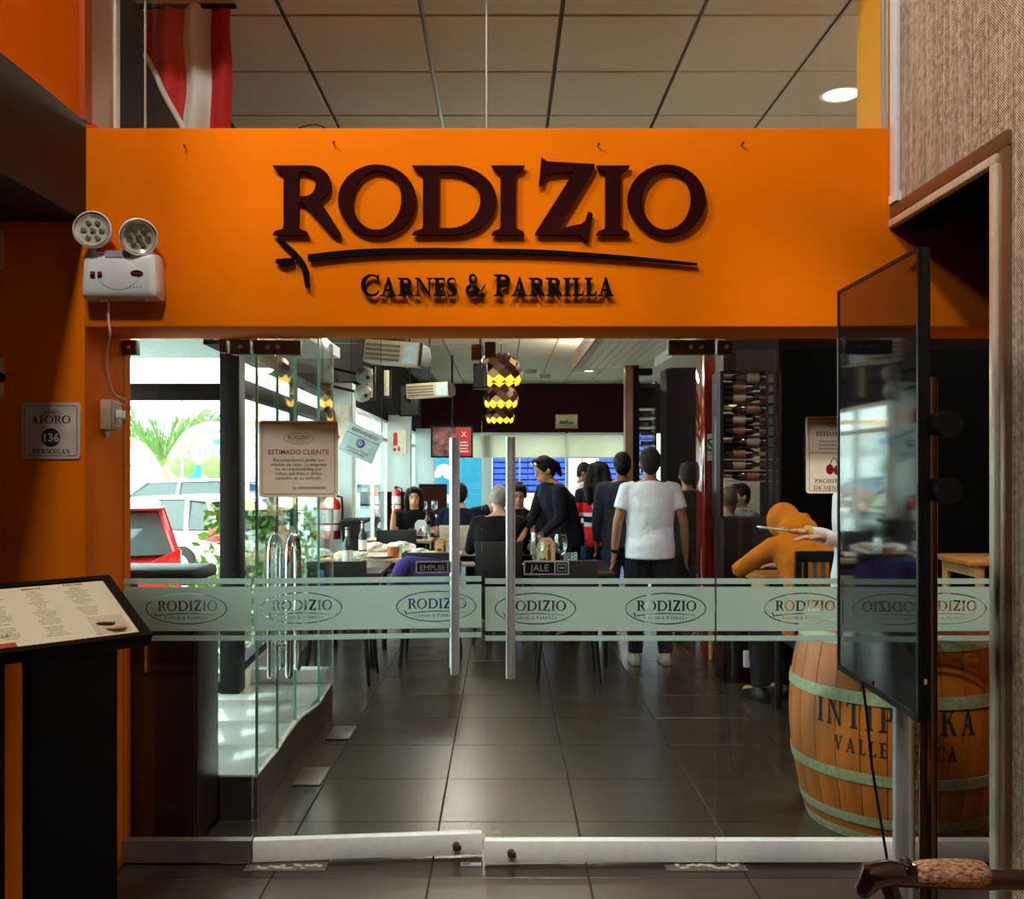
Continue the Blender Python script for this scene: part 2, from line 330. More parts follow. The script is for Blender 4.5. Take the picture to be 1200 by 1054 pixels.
    GL['B'] = (.88, stem(.157, .371, .157, .02)+[([(.3, 1)]+arc(.53, .76, .25, .24, 90, -90, 14)+[(.3, .52)], [[(.371, .92)]+arc(.50, .76, .10, .16, 90, -90, 12)+[(.371, .6)]]), ([(.3, .55)]+arc(.55, .275, .31, .275, 90, -90, 14)+[(.3, 0)], [[(.371, .47)]+arc(.52, .275, .15, .195, 90, -90, 12)+[(.371, .08)]])])
    GL[' '] = (.38, [])
build_glyphs()
def move(comps, dx, dy, s=1, sy=None):
    sy = s if sy is None else sy
    g = lambda q: [(x*s+dx, y*sy+dy) for x, y in q]
    return [(g(o), [g(h) for h in hs]) for o, hs in comps]
def serif(txt, cap=1, small=None, track=.06, align='c'):
    """comps of a line of text; with small, letters after each word's first are small capitals"""
    out, x, first = [], 0, True
    for ch in txt:
        if ch == ' ': x += cap*.38; first = True; continue
        s = cap if (first or small is None) else cap*small
        wd, cm = GL[ch]; out.append(move(cm, x, 0, s)); x += wd*s+track*cap; first = False
    x -= track*cap; dx = {'c': -x/2, 'l': 0, 'r': -x}[align]
    return [move(c, dx, 0) for c in out], x
def inside(p, poly):
    c = False; n = len(poly); x, y = p
    for i in range(n):
        x1, y1 = poly[i]; x2, y2 = poly[i-1]
        if (y1 > y) != (y2 > y) and x < (x2-x1)*(y-y1)/(y2-y1)+x1: c = not c
    return c
def incomps(p, comps): return any(inside(p, o) and not any(inside(p, h) for h in hs) for o, hs in comps)
def tri2d(polys, test):
    vs, es = [], []
    for q in polys:
        k = len(vs); vs += [Vector(p) for p in q]; es += [(k+i, k+(i+1) % len(q)) for i in range(len(q))]
    r = geometry.delaunay_2d_cdt(vs, es, [], 0, 1e-6)
    V, Fs = r[0], r[2]; keep = []
    for f in Fs:
        c = (sum(V[i].x for i in f)/len(f), sum(V[i].y for i in f)/len(f))
        if test(c): keep.append(tuple(f))
    used = sorted({i for f in keep for i in f}); mp = {i: k for k, i in enumerate(used)}
    return [(V[i].x, V[i].y) for i in used], [tuple(mp[i] for i in f) for f in keep]
def fill(comps, depth=0, xf=None):
    """MB of filled outlines in the xz plane, front at y=0, thick towards +y"""
    polys = [q for o, hs in comps for q in [o]+hs]
    v2, fs = tri2d(polys, lambda p: incomps(p, comps))
    return solid(v2, fs, depth)
def solid(v2, fs, depth):
    mb = MB(); n = len(v2)
    if not depth: return mb.add([(x, 0, z) for x, z in v2], fs)
    cnt = {}
    for f in fs:
        for i in range(len(f)):
            a, b = f[i], f[(i+1) % len(f)]; cnt[(a, b)] = cnt.get((a, b), 0)+1
    side = [(a, b, b+n, a+n) for (a, b) in cnt if (b, a) not in cnt]
    return mb.add([(x, 0, z) for x, z in v2]+[(x, depth, z) for x, z in v2], fs+[tuple(i+n for i in f[::-1]) for f in fs]+side)
def stencil(rect, comps, depth):
    """a sheet (x0,x1,z0,z1) with the outlines cut out of it"""
    x0, x1, z0, z1 = rect; r = [(x0, z0), (x1, z0), (x1, z1), (x0, z1)]
    polys = [r]+[q for o, hs in comps for q in [o]+hs]
    v2, fs = tri2d(polys, lambda p: inside(p, r) and not incomps(p, comps))
    return solid(v2, fs, depth)
def ellring(cx, cy, rx, ry, t, n=48): return (arc(cx, cy, rx, ry, 0, 360, n)[:-1], [arc(cx, cy, rx-t, ry-t, 0, 360, n)[:-1]])
def shift(mb, M): mb.v = [tuple(M @ Vector(v)) for v in mb.v]; return mb
_fc = {}
def bf(txt, size, align='CENTER', bold=0, depth=.0006):
    """sans text as MB in the xz plane, baseline at z=0"""
    cu = bpy.data.curves.new('t', 'FONT'); cu.body = txt; cu.size = size; cu.align_x = align; cu.offset = bold*size; cu.resolution_u = 2
    o = bpy.data.objects.new('t', cu); C.objects.link(o)
    me = bpy.data.meshes.new_from_object(o.evaluated_get(bpy.context.evaluated_depsgraph_get()))
    v2 = [(v.co.x, v.co.y) for v in me.vertices]; fs = [tuple(p.vertices) for p in me.polygons]
    bpy.data.objects.remove(o); bpy.data.curves.remove(cu); bpy.data.meshes.remove(me)
    return solid(v2, fs, depth)
def rrect(w, h, r, n=5): return [p for cx, cz, a in ((w/2-r, h/2-r, 0), (-w/2+r, h/2-r, 90), (-w/2+r, -h/2+r, 180), (w/2-r, -h/2+r, 270)) for p in arc(cx, cz, r, r, a, a+90, n)]
def logo(cx, cz, w, stroke_=.004):
    """oval emblem outlines: ring, name, skewer, second line. w is the oval's width"""
    k = w/95.0; out = [ellring(cx, cz, 47.5*k, 18.5*k, max(1.3*k, stroke_*.3))]
    L_, W_ = serif('RODIZIO', 12*k, None, .05)
    s = 70*k/W_
    for c in L_: out += move(c, cx+1*k, cz-2.6*k, s, 1)
    out.append(stroke(*spl([(cx-34*k, cz-8*k), (cx, cz-5.6*k), (cx+34*k, cz-7.6*k)], [1.1*k, 1.1*k, .5*k])))
    out.append(stroke(*spl([(cx-38*k, cz-4*k), (cx-36*k, cz-7*k), (cx-35*k, cz-10*k)], [.8*k, 1.6*k, .8*k])))
    L_, W_ = serif('CARNES & PARRILLA', 3.6*k, .84, .12)
    for c in L_: out += move(c, cx, cz-12.4*k, 1)
    return out
# ================================================================== THE SETTING
YD = 3.88                      # plane of the glass doors
ground = struct('ground', MB().box(-70, 40, -8, 90, -.50, -.46), mat('light_bounce_ground', S(222, 223, 219), .9, vs=3))  # ground colour raised to bounce daylight up to the ceiling
# ---- floor: slab of grout with every nearer tile its own piece
fl = struct('floor', MB().box(-3.2, 6.2, -3.3, 24, -.46, -.006), GROUT)
tile_me = MB().box(0, .606, 0, .583, -.010, 0).mesh('tile', .0015, 0, 1); tile_me.materials.append(TILE)
tileL_me = tile_me.copy(); tileL_me.materials.clear(); tileL_me.materials.append(TILE_L)
xs = [-.896+.6125*k for k in range(-3, 9)]; ysr = [3.745-.588*4+.588*k for k in range(16)]
for yv in ysr:
    for xv in xs:
        o = link('tile', tileL_me if yv < 3.7 else tile_me, None, fl); o.location = (xv+.003, yv+.002, 0)
far = MB()
for j in range(1, 20):
    for xv in xs:
        far.box(xv+.003, xv+.609, ysr[-1]+.588*j+.002, ysr[-1]+.588*j+.585, -.01, 0)
o = obj('tile', far, TILE, fl, smooth=0); o['kind'] = 'stuff'
# ---- dining room ceiling: dark grid with sunk tiles
ce = struct('ceiling', MB().box(-3.2, 6.2, 3.9, 24, 3.575, 3.62), GRID)
ct_me = MB().box(0, .588, 0, .59, 3.555, 3.57).mesh('ceiling_tile', .003, 0, 1); ct_me.materials.append(CEIL)
cxs = [-.9625+.608*k for k in range(-1, 11)]; cys = [4.24+.61*k for k in range(-1, 33)]
cfar = MB()
for j, yv in enumerate(cys):
    for xv in cxs:
        if yv < 10:
            o = link('ceiling_tile', ct_me, None, ce); o.location = (xv+.01, yv+.01, 0)
        else: cfar.box(xv+.01, xv+.598, yv+.01, yv+.60, 3.555, 3.57)
o = obj('ceiling_tile', cfar, CEIL, ce, smooth=0); o['kind'] = 'stuff'
# ---- entrance wall with the fascia board
wf = struct('wall_front', MB().box(-3.2, -1.517, 3.52, 3.95, 0, 2.86).box(2.32, 6.2, 3.52, 3.95, 0, 2.84), ORANGE, bevel=0)
fascia = struct('trim_1', MB().box(-1.517, 2.4, 3.52, 3.86, 2.095, 2.816), ORANGE, bevel=.004)
struct('wall_upper', MB().box(-1.75, 1.8, 3.52, 3.9, 3.72, 5.65), ORANGE)
struct('trim_2', MB().box(-1.76, -1.545, 3.56, 3.9, 2.82, 3.72), BEIGE)
struct('trim_3', MB().box(-1.60, -1.508, 3.50, 3.56, 2.84, 5.65), BRICKRED)
struct('trim_4', MB().box(1.42, 1.75, 3.54, 3.9, 2.82, 3.72), YELLOW)
struct('trim_5', MB().box(1.405, 1.415, 3.57, 3.585, 2.82, 3.72).box(1.408, 1.418, 3.62, 3.63, 2.82, 3.72), STEEL)
for px, py in ((217, 174), (391, 170), (700, 172), (868, 171)):
    p = P(px, py, 3.52)
    obj('nail', MB().tube([p+Vector((0, .01, 0)), p+Vector((.004, -.018, .004))], .0022, 6).ell(p+Vector((.004, -.02, .004)), (.005, .002, .005), 8, 4), mat('rusty_nail', S(70, 40, 20), .6, .6), fascia)
# ---- lobby shell
struct('wall_left', MB().box(-3.3, -3.1, -3.3, 3.6, 0, 5.65).box(-3.1, -1.75, 3.45, 3.6, 2.84, 5.65), mat('dark_red_wall', S(96, 34, 14), .6))
struct('wall_left_upper', MB().box(-1.75, -1.53, 2.90, 3.515, 2.84, 5.65), ORANGE)
struct('beam', MB().box(-3.1, -1.512, -3.3, 3.518, 2.475, 2.838), UMBER, bevel=.004)
wr = struct('wall_right', MB().box(1.414, 1.54, -3.3, 2.72, 0, 5.65).box(1.414, 1.54, 2.72, 3.518, 2.50, 5.65), WOVEN)
struct('wall_side', MB().box(3.2, 3.3, -1, 3.6, 0, 2.6).box(1.5, 3.3, -1, -.9, 0, 2.6), UMBER)
struct('ceiling_side', MB().box(1.56, 3.3, -1, 3.52, 2.5, 2.62), UMBER)
struct('wall_back', MB().box(-3.3, 3.3, -3.45, -3.3, 0, 5.65), mat('lobby_back_wall', S(70, 52, 42), .7))
struct('ceiling_lobby', MB().box(-3.3, 3.3, -3.4, 3.9, 5.65, 5.75), mat('lobby_ceiling', S(120, 104, 88), .8))
t6 = sempty('trim_6', (1.41, 2.75, 0))
struct('frame', MB().box(1.398, 1.43, 2.70, 2.745, 0, 2.485).box(1.398, 1.43, 2.70, 3.515, 2.485, 2.53), BRONZE, t6, .004)
struct('edge_strip', MB().box(1.392, 1.418, 2.748, 2.785, 0, 2.452).box(1.392, 1.418, 2.748, 3.515, 2.452, 2.478), mat('champagne_strip', S(216, 204, 180), .4, .3), t6, .003)
struct('shade_lining', MB().box(1.42, 1.565, 2.725, 2.80, 0, 2.455).box(1.42, 1.565, 2.725, 3.515, 2.455, 2.498), BLACKC, t6)  # black lining added to darken the lit underside of the opening
struct('trim_7', MB().box(1.396, 1.414, 3.455, 3.512, 2.56, 5.6), PLASTIC, bevel=.003)
obj('end_cap', MB().box(1.394, 1.414, 3.45, 3.515, 2.535, 2.565), PLASTIC, t6)
# ---- upper glass over the fascia
w1 = sempty('window_1', (0, 3.86, 2.82))
for a, b in ((-1.545, -1.427), (-1.423, -.070), (-.066, 1.42)): struct('pane', MB().box(a, b, 3.86, 3.87, 2.80, 3.74), GLASS, w1)
for x in (-1.425, -.068): struct('joint', MB().box(x-.0025, x+.0025, 3.858, 3.872, 2.80, 3.74), mat('silicone_joint', S(190, 190, 180), .4), w1)
struct('frame', MB().box(-1.545, -1.534, 3.845, 3.885, 2.80, 3.74), RAIL, w1)
# ---- side panes of the entrance
def rail(x0, x1, y=YD, z0=.012, z1=.098): return MB().box(x0, x1, y-.022, y+.022, z0, z1)
def pane(x0, x1, y=YD, z0=.09, z1=2.095): return MB().box(x0, x1, y-.005, y+.005, z0, z1)
def band(px0, px1, lx, y=YD, hand=()):
    """frosted stripes with the oval emblems cut out; x of emblem centres in lx"""
    mb = stencil((px0, px1, .930, 1.1065), [c for x in lx for c in logo(x, 1.019, .325)], .0004)
    mb.v += [(x, yy, z) for x, yy, z in MB().box(px0, px1, 0, .0004, 1.118, 1.140).v]; k = len(mb.v)-8
    q = MB().box(px0, px1, 0, .0004, 0, 1).f; mb.f += [tuple(i+k for i in f) for f in q]
    k = len(mb.v); mb.v += MB().box(px0, px1, 0, .0004, .891, .912).v; mb.f += [tuple(i+k for i in f) for f in q]
    return shift(mb, T(0, y-.0056, 0))
w2 = sempty('window_2', (-1.25, YD, 0))
struct('pane', pane(-1.517, -1.004), GLASS, w2); struct('rail', rail(-1.517, -1.004), mat('shaded_alu_rail', S(120, 112, 104), .45, .6), w2); struct('frosted_band', band(-1.515, -1.006, [-1.265]), FROST, w2, smooth=0)  # darker copy of the rail metal, shade put into its colour
w3 = sempty('window_3', (1.55, YD, 0))
struct('pane', pane(.848, 2.318), GLASS, w3); struct('rail', rail(.848, 2.318), RAIL, w3, .004); struct('frosted_band', band(.850, 2.316, [1.20, 1.765]), FROST, w3, smooth=0)
def patch(x0, x1, bolts, y=YD, z0=2.032, z1=2.09):
    m = MB().box(x0, x1, y-.024, y+.024, z0, z1); return m, [MB().ell((b, y-.025, (z0+z1)/2+.002), (.010, .006, .010), 12, 6) for b in bolts]
def add_patch(par, x0, x1, bolts, y=YD, **k):
    m, bs = patch(x0, x1, bolts, y, **k); o = struct('patch_fitting', m, PATCH, par, .004)
    for b in bs: struct('bolt', b, STEEL, o)
add_patch(w2, -1.085, -1.008, [-1.045]); add_patch(w2, -1.517, -1.46, [-1.49]); add_patch(w3, .852, .915, [.885])
add_patch(w2, -1.13, -1.10, [], z0=2.04)
# ---- the two leaves; door_1 stands a little open, swung into the dining room
def leaf(name, x0, x1, lx, hx, hinge, sgn):
    d = sempty(name, (hinge, YD, 0))
    struct('pane', pane(x0, x1, z1=2.083), GLASS, d); struct('rail', rail(x0, x1), RAIL, d, .004)
    struct('frosted_band', band(x0+.002, x1-.002, lx), FROST, d, smooth=0)
    h = struct('handle', MB().tube([(hx, YD-.065, .755), (hx, YD-.065, 1.702)], .0185, 18, 'flat').tube([(hx, YD+.065, .755), (hx, YD+.065, 1.702)], .0185, 18, 'flat'), STEEL, d)
    for z in (.86, 1.60): struct('standoff', MB().cyl((hx, YD-.06, z), (hx, YD+.06, z), .011), STEEL, h)
    xl = (hinge+sgn*.005, hinge+sgn*.19); a, b = min(xl), max(xl)
    add_patch(d, a, b, [a+.055, a+.095] if sgn > 0 else [b-.095, b-.055])
    e = x1 if sgn > 0 else x0
    add_patch(d, min(e, e-sgn*.045), max(e, e-sgn*.045), [], z0=2.02, z1=2.083)
    bx = e-sgn*.105
    lk = struct('lock', MB().cyl((bx, YD-.021, .052), (bx, YD-.045, .052), .016, .014), mat('aged_brass', S(96, 78, 52), .35, .8), d)
    struct('thumb_turn', MB().box(bx-.004, bx+.02, YD-.055, YD-.044, .042, .062), mat('aged_brass', S(96, 78, 52)), lk, .003)
    struct('maker_mark', MB().box(e-sgn*.05-.012, e-sgn*.05+.012, YD-.0056, YD-.005, .125, .129).ell((e-sgn*.05-.014, YD-.0055, .127), (.005, .0006, .004), 8, 4), PLASTIC, d)
    return d
d1 = leaf('door_1', -.999, -.085, [-.81, -.27], -.196, -1.0, 1)
d2 = leaf('door_2', -.075, .845, [.127, .647], .028, .846, -1)
def onpane(o, d): o.parent = d; o.matrix_parent_inverse = parent_world(d).inverted()
DOOR_SWING = math.radians(5.0)
# pad plates set in the floor under the hinges
for x, lab in ((-.86, 'left-hand'), (.80, 'right-hand')):
    t = thing('floor_hinge_plate', f'worn floor spring plate with broken cement under the {"half-open door leaf" if x < 0 else "shut door leaf"}', 'floor plate', (x, 3.83, 0), 'floor spring plates of the doors')
    obj('plate', MB().box(x-.16, x+.16, YD-.075, YD+.03, .0, .003), mat('worn_steel_plate', S(128, 122, 112), .5, .5, var=.3, vs=30), t)
    cm = MB()
    for k in range(16): cm.ell((x-.11+.016*k*1.0, YD-.035+random.uniform(-.022, .022), .004), (random.uniform(.008, .018), random.uniform(.006, .014), .003), 7, 4)
    o = obj('cement_crust', cm, mat('cement_crust', S(196, 190, 172), .9, vs=80, bump=.4), t); o['kind'] = 'stuff'
t = thing('strike_plate', 'small steel strike plate on the floor where the door leaves meet', 'floor plate', (-.1, YD, 0))
obj('plate', MB().box(-.17, -.09, YD-.03, YD+.0, 0, .004), STEEL, t); obj('slot', MB().box(-.165, -.13, YD-.02, YD-.01, .004, .0045), BLACK, t)
# ---- dining room walls
BLOCK = mat('dark_block_paint', S(27, 24, 25), .8, spec=.08, var=.12, vs=3)
struct('wall_west', MB().prism([(-1.64, 5.95), (-1.84, 10.4), (-2.02, 17), (-2.02, 23.9), (-2.22, 23.9), (-2.22, 17), (-2.04, 10.4), (-1.84, 5.95)], 2.33, 3.6, 'z').box(-3.2, -1.70, 3.95, 5.95, 2.42, 3.6), BLOCK)
struct('baseboard_west', MB().prism([(-1.60, 6.0), (-1.82, 10.4), (-2.0, 17), (-2.0, 23.9), (-2.15, 23.9), (-2.15, 17), (-1.97, 10.4), (-1.75, 6.0)], -.4, .30, 'z'), WHITE)
struct('wall_porch', MB().box(-3.2, -3.0, 3.9, 6.0, -.4, .35).box(-3.2, -3.0, 3.9, 6.0, 2.42, 3.6).box(-3.2, -3.0, 3.9, 4.1, .35, 2.42), WHITE)
w11 = sempty('window_11', (-3.1, 5, .35)); struct('pane', MB().box(-3.105, -3.095, 4.1, 5.9, .35, 2.42), GLASS, w11); struct('mullion', MB().box(-3.14, -3.06, 4.98, 5.04, .35, 2.42), BLACKM, w11)  # unseen glazing added to bring more daylight into the porch
struct('wall_north', MB().box(-2.5, 6.2, 23.9, 24.1, 2.33, 3.6).box(4.2, 6.2, 23.9, 24.1, -.4, 2.4).box(-2.2, 6.2, 23.9, 24.1, -.4, .45), WALLDARK)
struct('wall_east', MB().box(6.0, 6.2, 3.5, 24, -.4, 3.6), mat('brown_wall', S(88, 52, 40), .7))
def window(name, xz=None, **k): return sempty(name, k.get('loc', (0, 0, 0)))
# porch glazing facing the car park, with its corner post
w4 = sempty('window_4', (-2.3, 5.95, .2))
struct('post', MB().box(-1.72, -1.60, 5.88, 6.02, .2, 2.42), BLACKM, w4, .006)
struct('transom', MB().box(-3.0, -1.72, 5.90, 6.0, 1.985, 2.085), BLACKM, w4, .004)
struct('frame', MB().box(-3.0, -1.72, 5.92, 5.98, .2, .26).box(-3.0, -2.94, 5.92, 5.98, .2, 2.42), BLACKM, w4)
struct('pane', MB().box(-2.94, -1.72, 5.945, 5.955, .26, 1.985), GLASS, w4); struct('pane', MB().box(-2.94, -1.72, 5.945, 5.955, 2.085, 2.42), GLASS, w4)
# glazing along the west side, bays between white piers
for k, ((xa, ya), (xb, yb)) in enumerate((((-1.66, 6.02), (-1.88, 10.36)), ((-1.90, 10.66), (-2.06, 16.95)), ((-2.07, 17.26), (-2.07, 22.35)), ((-2.07, 22.66), (-2.07, 23.9)))):
    wn = sempty(f'window_{5+k}', ((xa+xb)/2, (ya+yb)/2, .3)); L_ = math.hypot(xb-xa, yb-ya); n = max(1, round(L_/1.9)); st = L_/n; M = T(xa, ya, 0) @ Rz(math.atan2(-(xb-xa), yb-ya))
    struct('transom', MB().box(-.06, .06, 0, L_, 2.03, 2.12, M) if k == 0 else MB().box(-.04, .04, 0, L_, 1.98, 2.03, M), BLACKM if k == 0 else WHITE, wn, .004)
    fm = BLACKM if k == 0 else RAIL
    struct('frame', MB().box(-.04, .04, 0, L_, .30, .35, M).box(-.04, .04, 0, L_, 2.29, 2.335, M), fm, wn)
    for q in range(n+1):
        yy = st*q; struct('mullion', MB().box(-.03, .03, max(0, yy-.03), min(L_, yy+.03), .3, 2.33, M), fm, wn)
    for q in range(n):
        struct('pane', MB().box(-.005, .005, st*q+.03, st*(q+1)-.03, .35, 2.03, M), GLASS, wn); struct('pane', MB().box(-.005, .005, st*q+.03, st*(q+1)-.03, 2.12, 2.3, M), GLASS, wn)
PIER = mat('pier_paint', S(206, 218, 218), .6, var=.03)
for k, (y, x0, x1, zt) in enumerate(((10.4, -2.0, -1.62, 2.46), (17.0, -2.15, -1.63, 2.44), (22.4, -2.15, -1.60, 2.40))):
    struct('pillar', MB().box(x0, x1, y, y+.25, -.4, zt), PIER, bevel=.004)
# far windows with roller blinds
w9 = sempty('window_9', (1.2, 23.95, .45))
for x0, x1 in ((-2.0, -.54), (-.28, 1.53), (1.61, 3.0), (3.08, 4.2)): struct('pane', MB().box(x0, x1, 23.97, 23.98, .45, 2.33), GLASS, w9)
for x0, x1 in ((-.54, -.28), (1.53, 1.61), (3.0, 3.08)): struct('mullion', MB().box(x0, x1, 23.92, 24.02, .45, 2.33), WHITE, w9)
for x in (-1.1, .4, 1.95, 2.3): struct('mullion', MB().box(x-.02, x+.02, 23.93, 24.0, .45, 2.33), RAIL, w9)
BLIND = bpy.data.materials.new('roller_blind'); BLIND.use_nodes = True
_n = BLIND.node_tree.nodes; _L = BLIND.node_tree.links; _t = _n.new('ShaderNodeBsdfTranslucent'); _t.inputs[0].default_value = (.66, .63, .53, 1); _x = _n.new('ShaderNodeMixShader'); _x.inputs[0].default_value = .7
_no = _n.new('ShaderNodeTexNoise'); _no.inputs['Scale'].default_value = 90; _n['Principled BSDF'].inputs['Base Color'].default_value = (.78, .72, .58, 1); _n['Principled BSDF'].inputs['Roughness'].default_value = .9
_b = _n.new('ShaderNodeBump'); _b.inputs['Strength'].default_value = .1; _L.new(_no.outputs[0], _b.inputs['Height']); _L.new(_b.outputs[0], _n['Principled BSDF'].inputs['Normal'])
_L.new(_n['Principled BSDF'].outputs[0], _x.inputs[1]); _L.new(_t.outputs[0], _x.inputs[2]); _L.new(_x.outputs[0], _n['Material Output'].inputs[0])
for k, (x0, x1) in enumerate(((-.95, 1.53), (1.58, 3.02))):
    t = thing('roller_blind', f'{"wide" if k == 0 else "narrow"} cream roller blind on the far window, {"behind the hanging lamps" if k == 0 else "by the dark column"}', 'blind', ((x0+x1)/2, 23.85, 2.3), 'roller blinds on the far windows')
    obj('cloth', MB().box(x0, x1, 23.855, 23.859, 1.74, 2.30), BLIND, t); obj('roller', MB().cyl((x0, 23.85, 2.32), (x1, 23.85, 2.32), .035), PLASTIC, t); obj('bottom_bar', MB().box(x0, x1, 23.85, 23.865, 1.72, 1.745), PLASTIC, t)
# dropped slat ceiling, bulkhead, columns and partitions on the right
sl = sempty('ceiling_slatted', (1.6, 9.5, 2.95))
struct('side_board', MB().box(.93, .96, 6.0, 13.3, 2.86, 3.05), mat('brown_side_board', S(110, 84, 60), .5), sl); struct('slab', MB().box(.96, 1.86, 6.0, 13.3, 2.97, 3.05), GRID, sl)
for k in range(9): struct('slat', MB().box(.965+.1*k, 1.055+.1*k, 6.0, 13.3, 2.90, 2.965), mat('slat_white', S(226, 220, 204), .6), sl)
struct('trim_8', MB().box(1.88, 2.62, 7.4, 12.1, 2.79, 3.3), mat('bulkhead_white', S(214, 214, 204), .7), bevel=.004)
struct('column_brown', MB().box(1.62, 1.72, 12.9, 13.1, 0, 3.55), mat('walnut_column', S(120, 78, 56), .4, vs=8, stretch=(1, 1, .1)))
struct('column_black', MB().box(1.72, 1.80, 12.9, 13.2, 0, 3.3).box(1.80, 1.98, 12.9, 13.1, 2.78, 2.86), BLACKC)
struct('column_wide', MB().box(2.05, 2.42, 12.2, 12.7, 0, 2.79), BLACKC)
struct('column_lacquer', MB().box(1.655, 1.755, 8.0, 8.35, 0, 2.75), mat('red_lacquer', S(120, 30, 22), .12, var=.1, coat=.6), bevel=.006)
struct('wall_maroon', MB().box(2.42, 6.0, 14.0, 14.15, 0, 3.55), WALLDARK)
pt = struct('partition', MB().box(1.98, 2.90, 7.35, 7.5, 0, 2.55).box(3.06, 5.9, 7.35, 7.5, 0, 2.55), BLACKC)
bw = struct('wall_brick', MB().box(3.2, 5.2, 9.31, 9.5, 0, 2.7), mat('mortar', S(70, 40, 32), .9))
bme = MB().box(0, .21, -.02, .02, 0, .062).mesh('brick', .004, 0, 1); bme.materials.append(mat('red_brick', S(142, 58, 40), .8, var=.3, vs=9, bump=.4))
for r in range(38):
    for k in range(5):
        o = link('brick', bme, None, bw); o.location = (3.3+.222*k+(.111 if r % 2 else 0), 9.30-random.uniform(0, .006), .01+.07*r)
struct('stand_in_soffit', MB().box(-3.0, -1.28, 4.3, 7.6, 2.42, 2.5), mat('soffit_white', S(190, 200, 196), .7))  # added slab standing in for a ceiling reflected in the porch glass

# recessed ceiling downlights (each a real fitting with its own lamp)
dl0 = None
LAMP = mat('downlight_lens', (.9, .8, .6), .4, emit=(1, .80, .48), es=9)
def downlight(x, y, label, power, z=3.555):
    t = thing('downlight', label, 'ceiling light', (x, y, z), 'recessed downlights')
    obj('ring', MB().lathe([(.088, .0), (.105, -.006), (.112, .0)], 28, (x, y, z)), mat('downlight_ring', S(236, 226, 200), .5), t)
    obj('lens', MB().lathe([(.001, -.003), (.09, -.002)], 28, (x, y, z)), LAMP, t)
    l = bpy.data.lights.new('downlight_lamp', 'SPOT'); l.energy = power; l.color = (1, .93, .80); l.spot_size = 2.6; l.spot_blend = .6; l.shadow_soft_size = .09
    o = bpy.data.objects.new('downlight_lamp', l); C.objects.link(o); o.location = (x, y, z-.03); return t
DLP = 90
downlight(1.79, 5.15, 'bright round downlight seen through the upper glass above the fascia', DLP)
downlight(XZ(690, 20.6), 20.6, 'small round downlight in the far ceiling left of the dark column', DLP)
for x, y, lb in ((-.4, 7.4, 'over the porch side of the aisle'), (.5, 9.6, 'over the middle tables'), (3.6, 6.2, 'beside the black partition'), (1.2, 12.3, 'beyond the standing guests'), (-.6, 12.6, 'over the window tables'), (1.66, 15.4, 'behind the slatted ceiling'), (3.6, 11.6, 'over the bar')):  # unseen globes added to brighten the ceiling and the room
    t = thing('added_globe_lamp', f'added opal globe lamp kept out of view, {lb}', 'ceiling light', (x, y, 3.56)); obj('globe', MB().ell((x, y, 3.36), (.11, .11, .11), 18, 12), mat('opal_glass', (.9, .86, .78), .4, emit=(1, .9, .72), es=4), t); obj('stem', MB().cyl((x, y, 3.46), (x, y, 3.56), .02), BLACK, t)
    l = bpy.data.lights.new('added_globe_bulb', 'POINT'); l.energy = 200 if y > 15 else 120 if y > 12 else 80; l.color = (1, .93, .80); l.shadow_soft_size = .2; o = bpy.data.objects.new('added_globe_bulb', l); C.objects.link(o); o.location = (x, y, 3.22)
# ================================================================== ON AND IN FRONT OF THE ENTRANCE WALL
YF = 3.52
K = YF/F
def onwall(px, py): return ((px-CX)*K, EYE-(py-CY)*K)
# ---- raised sign letters
sg = thing('restaurant_sign', 'raised maroon serif letters with a black skewer and smaller second line on the orange fascia', 'sign', (XZ(575, YF), YF, 2.25))
cap = 81*K
for ch, px, wpx, x0g in (('R', 321, 80, 0), ('O', 397, 91.5, 0), ('D', 483, 99, 0), ('I', 575, 41, 0), ('Z', 627, 71, 0), ('I', 697, 41.5, 0), ('O', 734.5, 91.5, 0)):
    wd, cm = GL[ch]; x, z = onwall(px, 277)
    m = fill(move(cm, x, z, wpx*K/wd, cap), .014)
    obj('letter', shift(m, T(0, YF-.022, 0)), LETTER, sg, smooth=30)
def pxs(pts): return [onwall(*p) for p in pts]
def curve_piece(pts, ws): return stroke(*spl(pxs(pts), [w_*K for w_ in ws], 8))
o = obj('skewer', shift(fill([curve_piece([(362, 303.5), (420, 297.5), (490, 295.2), (560, 295.5), (640, 297), (730, 303), (816, 311)], [8, 8, 6.5, 6, 5.5, 4.5, 2.5])], .012), T(0, YF-.02, 0)), INK, sg)
obj('skewer_grip', shift(fill([curve_piece([(324.5, 307), (335, 308.5), (346, 306.5)], [4, 9, 6])], .012), T(0, YF-.02, 0)), INK, sg)
obj('guard', shift(fill([curve_piece([(327, 281), (341, 293), (353, 307), (359, 320), (361, 338)], [3, 5.5, 7, 7, 4])], .012), T(0, YF-.02, 0)), INK, sg)
def sign_line(txt, x0, x1, base, capp, small):
    out, W_ = serif(txt, capp*K, small, .03, 'l'); s = (x1-x0)*K/W_; X0, Z0 = onwall(x0, base); i = 0
    cur = 0; first = True
    for ch in txt:
        if ch == ' ': cur += capp*K*.38; first = True; continue
        sc = capp*K*(1 if first else small); wd, cm = GL[ch]
        obj('letter', shift(fill(move(cm, X0+cur*s, Z0, sc*s, sc), .014), T(0, YF-.024, 0)), INK, sg, smooth=30)
        cur += wd*sc+.03*capp*K; first = False
sign_line('CARNES & PARRILLA', 424, 719, 348, 25, .84)
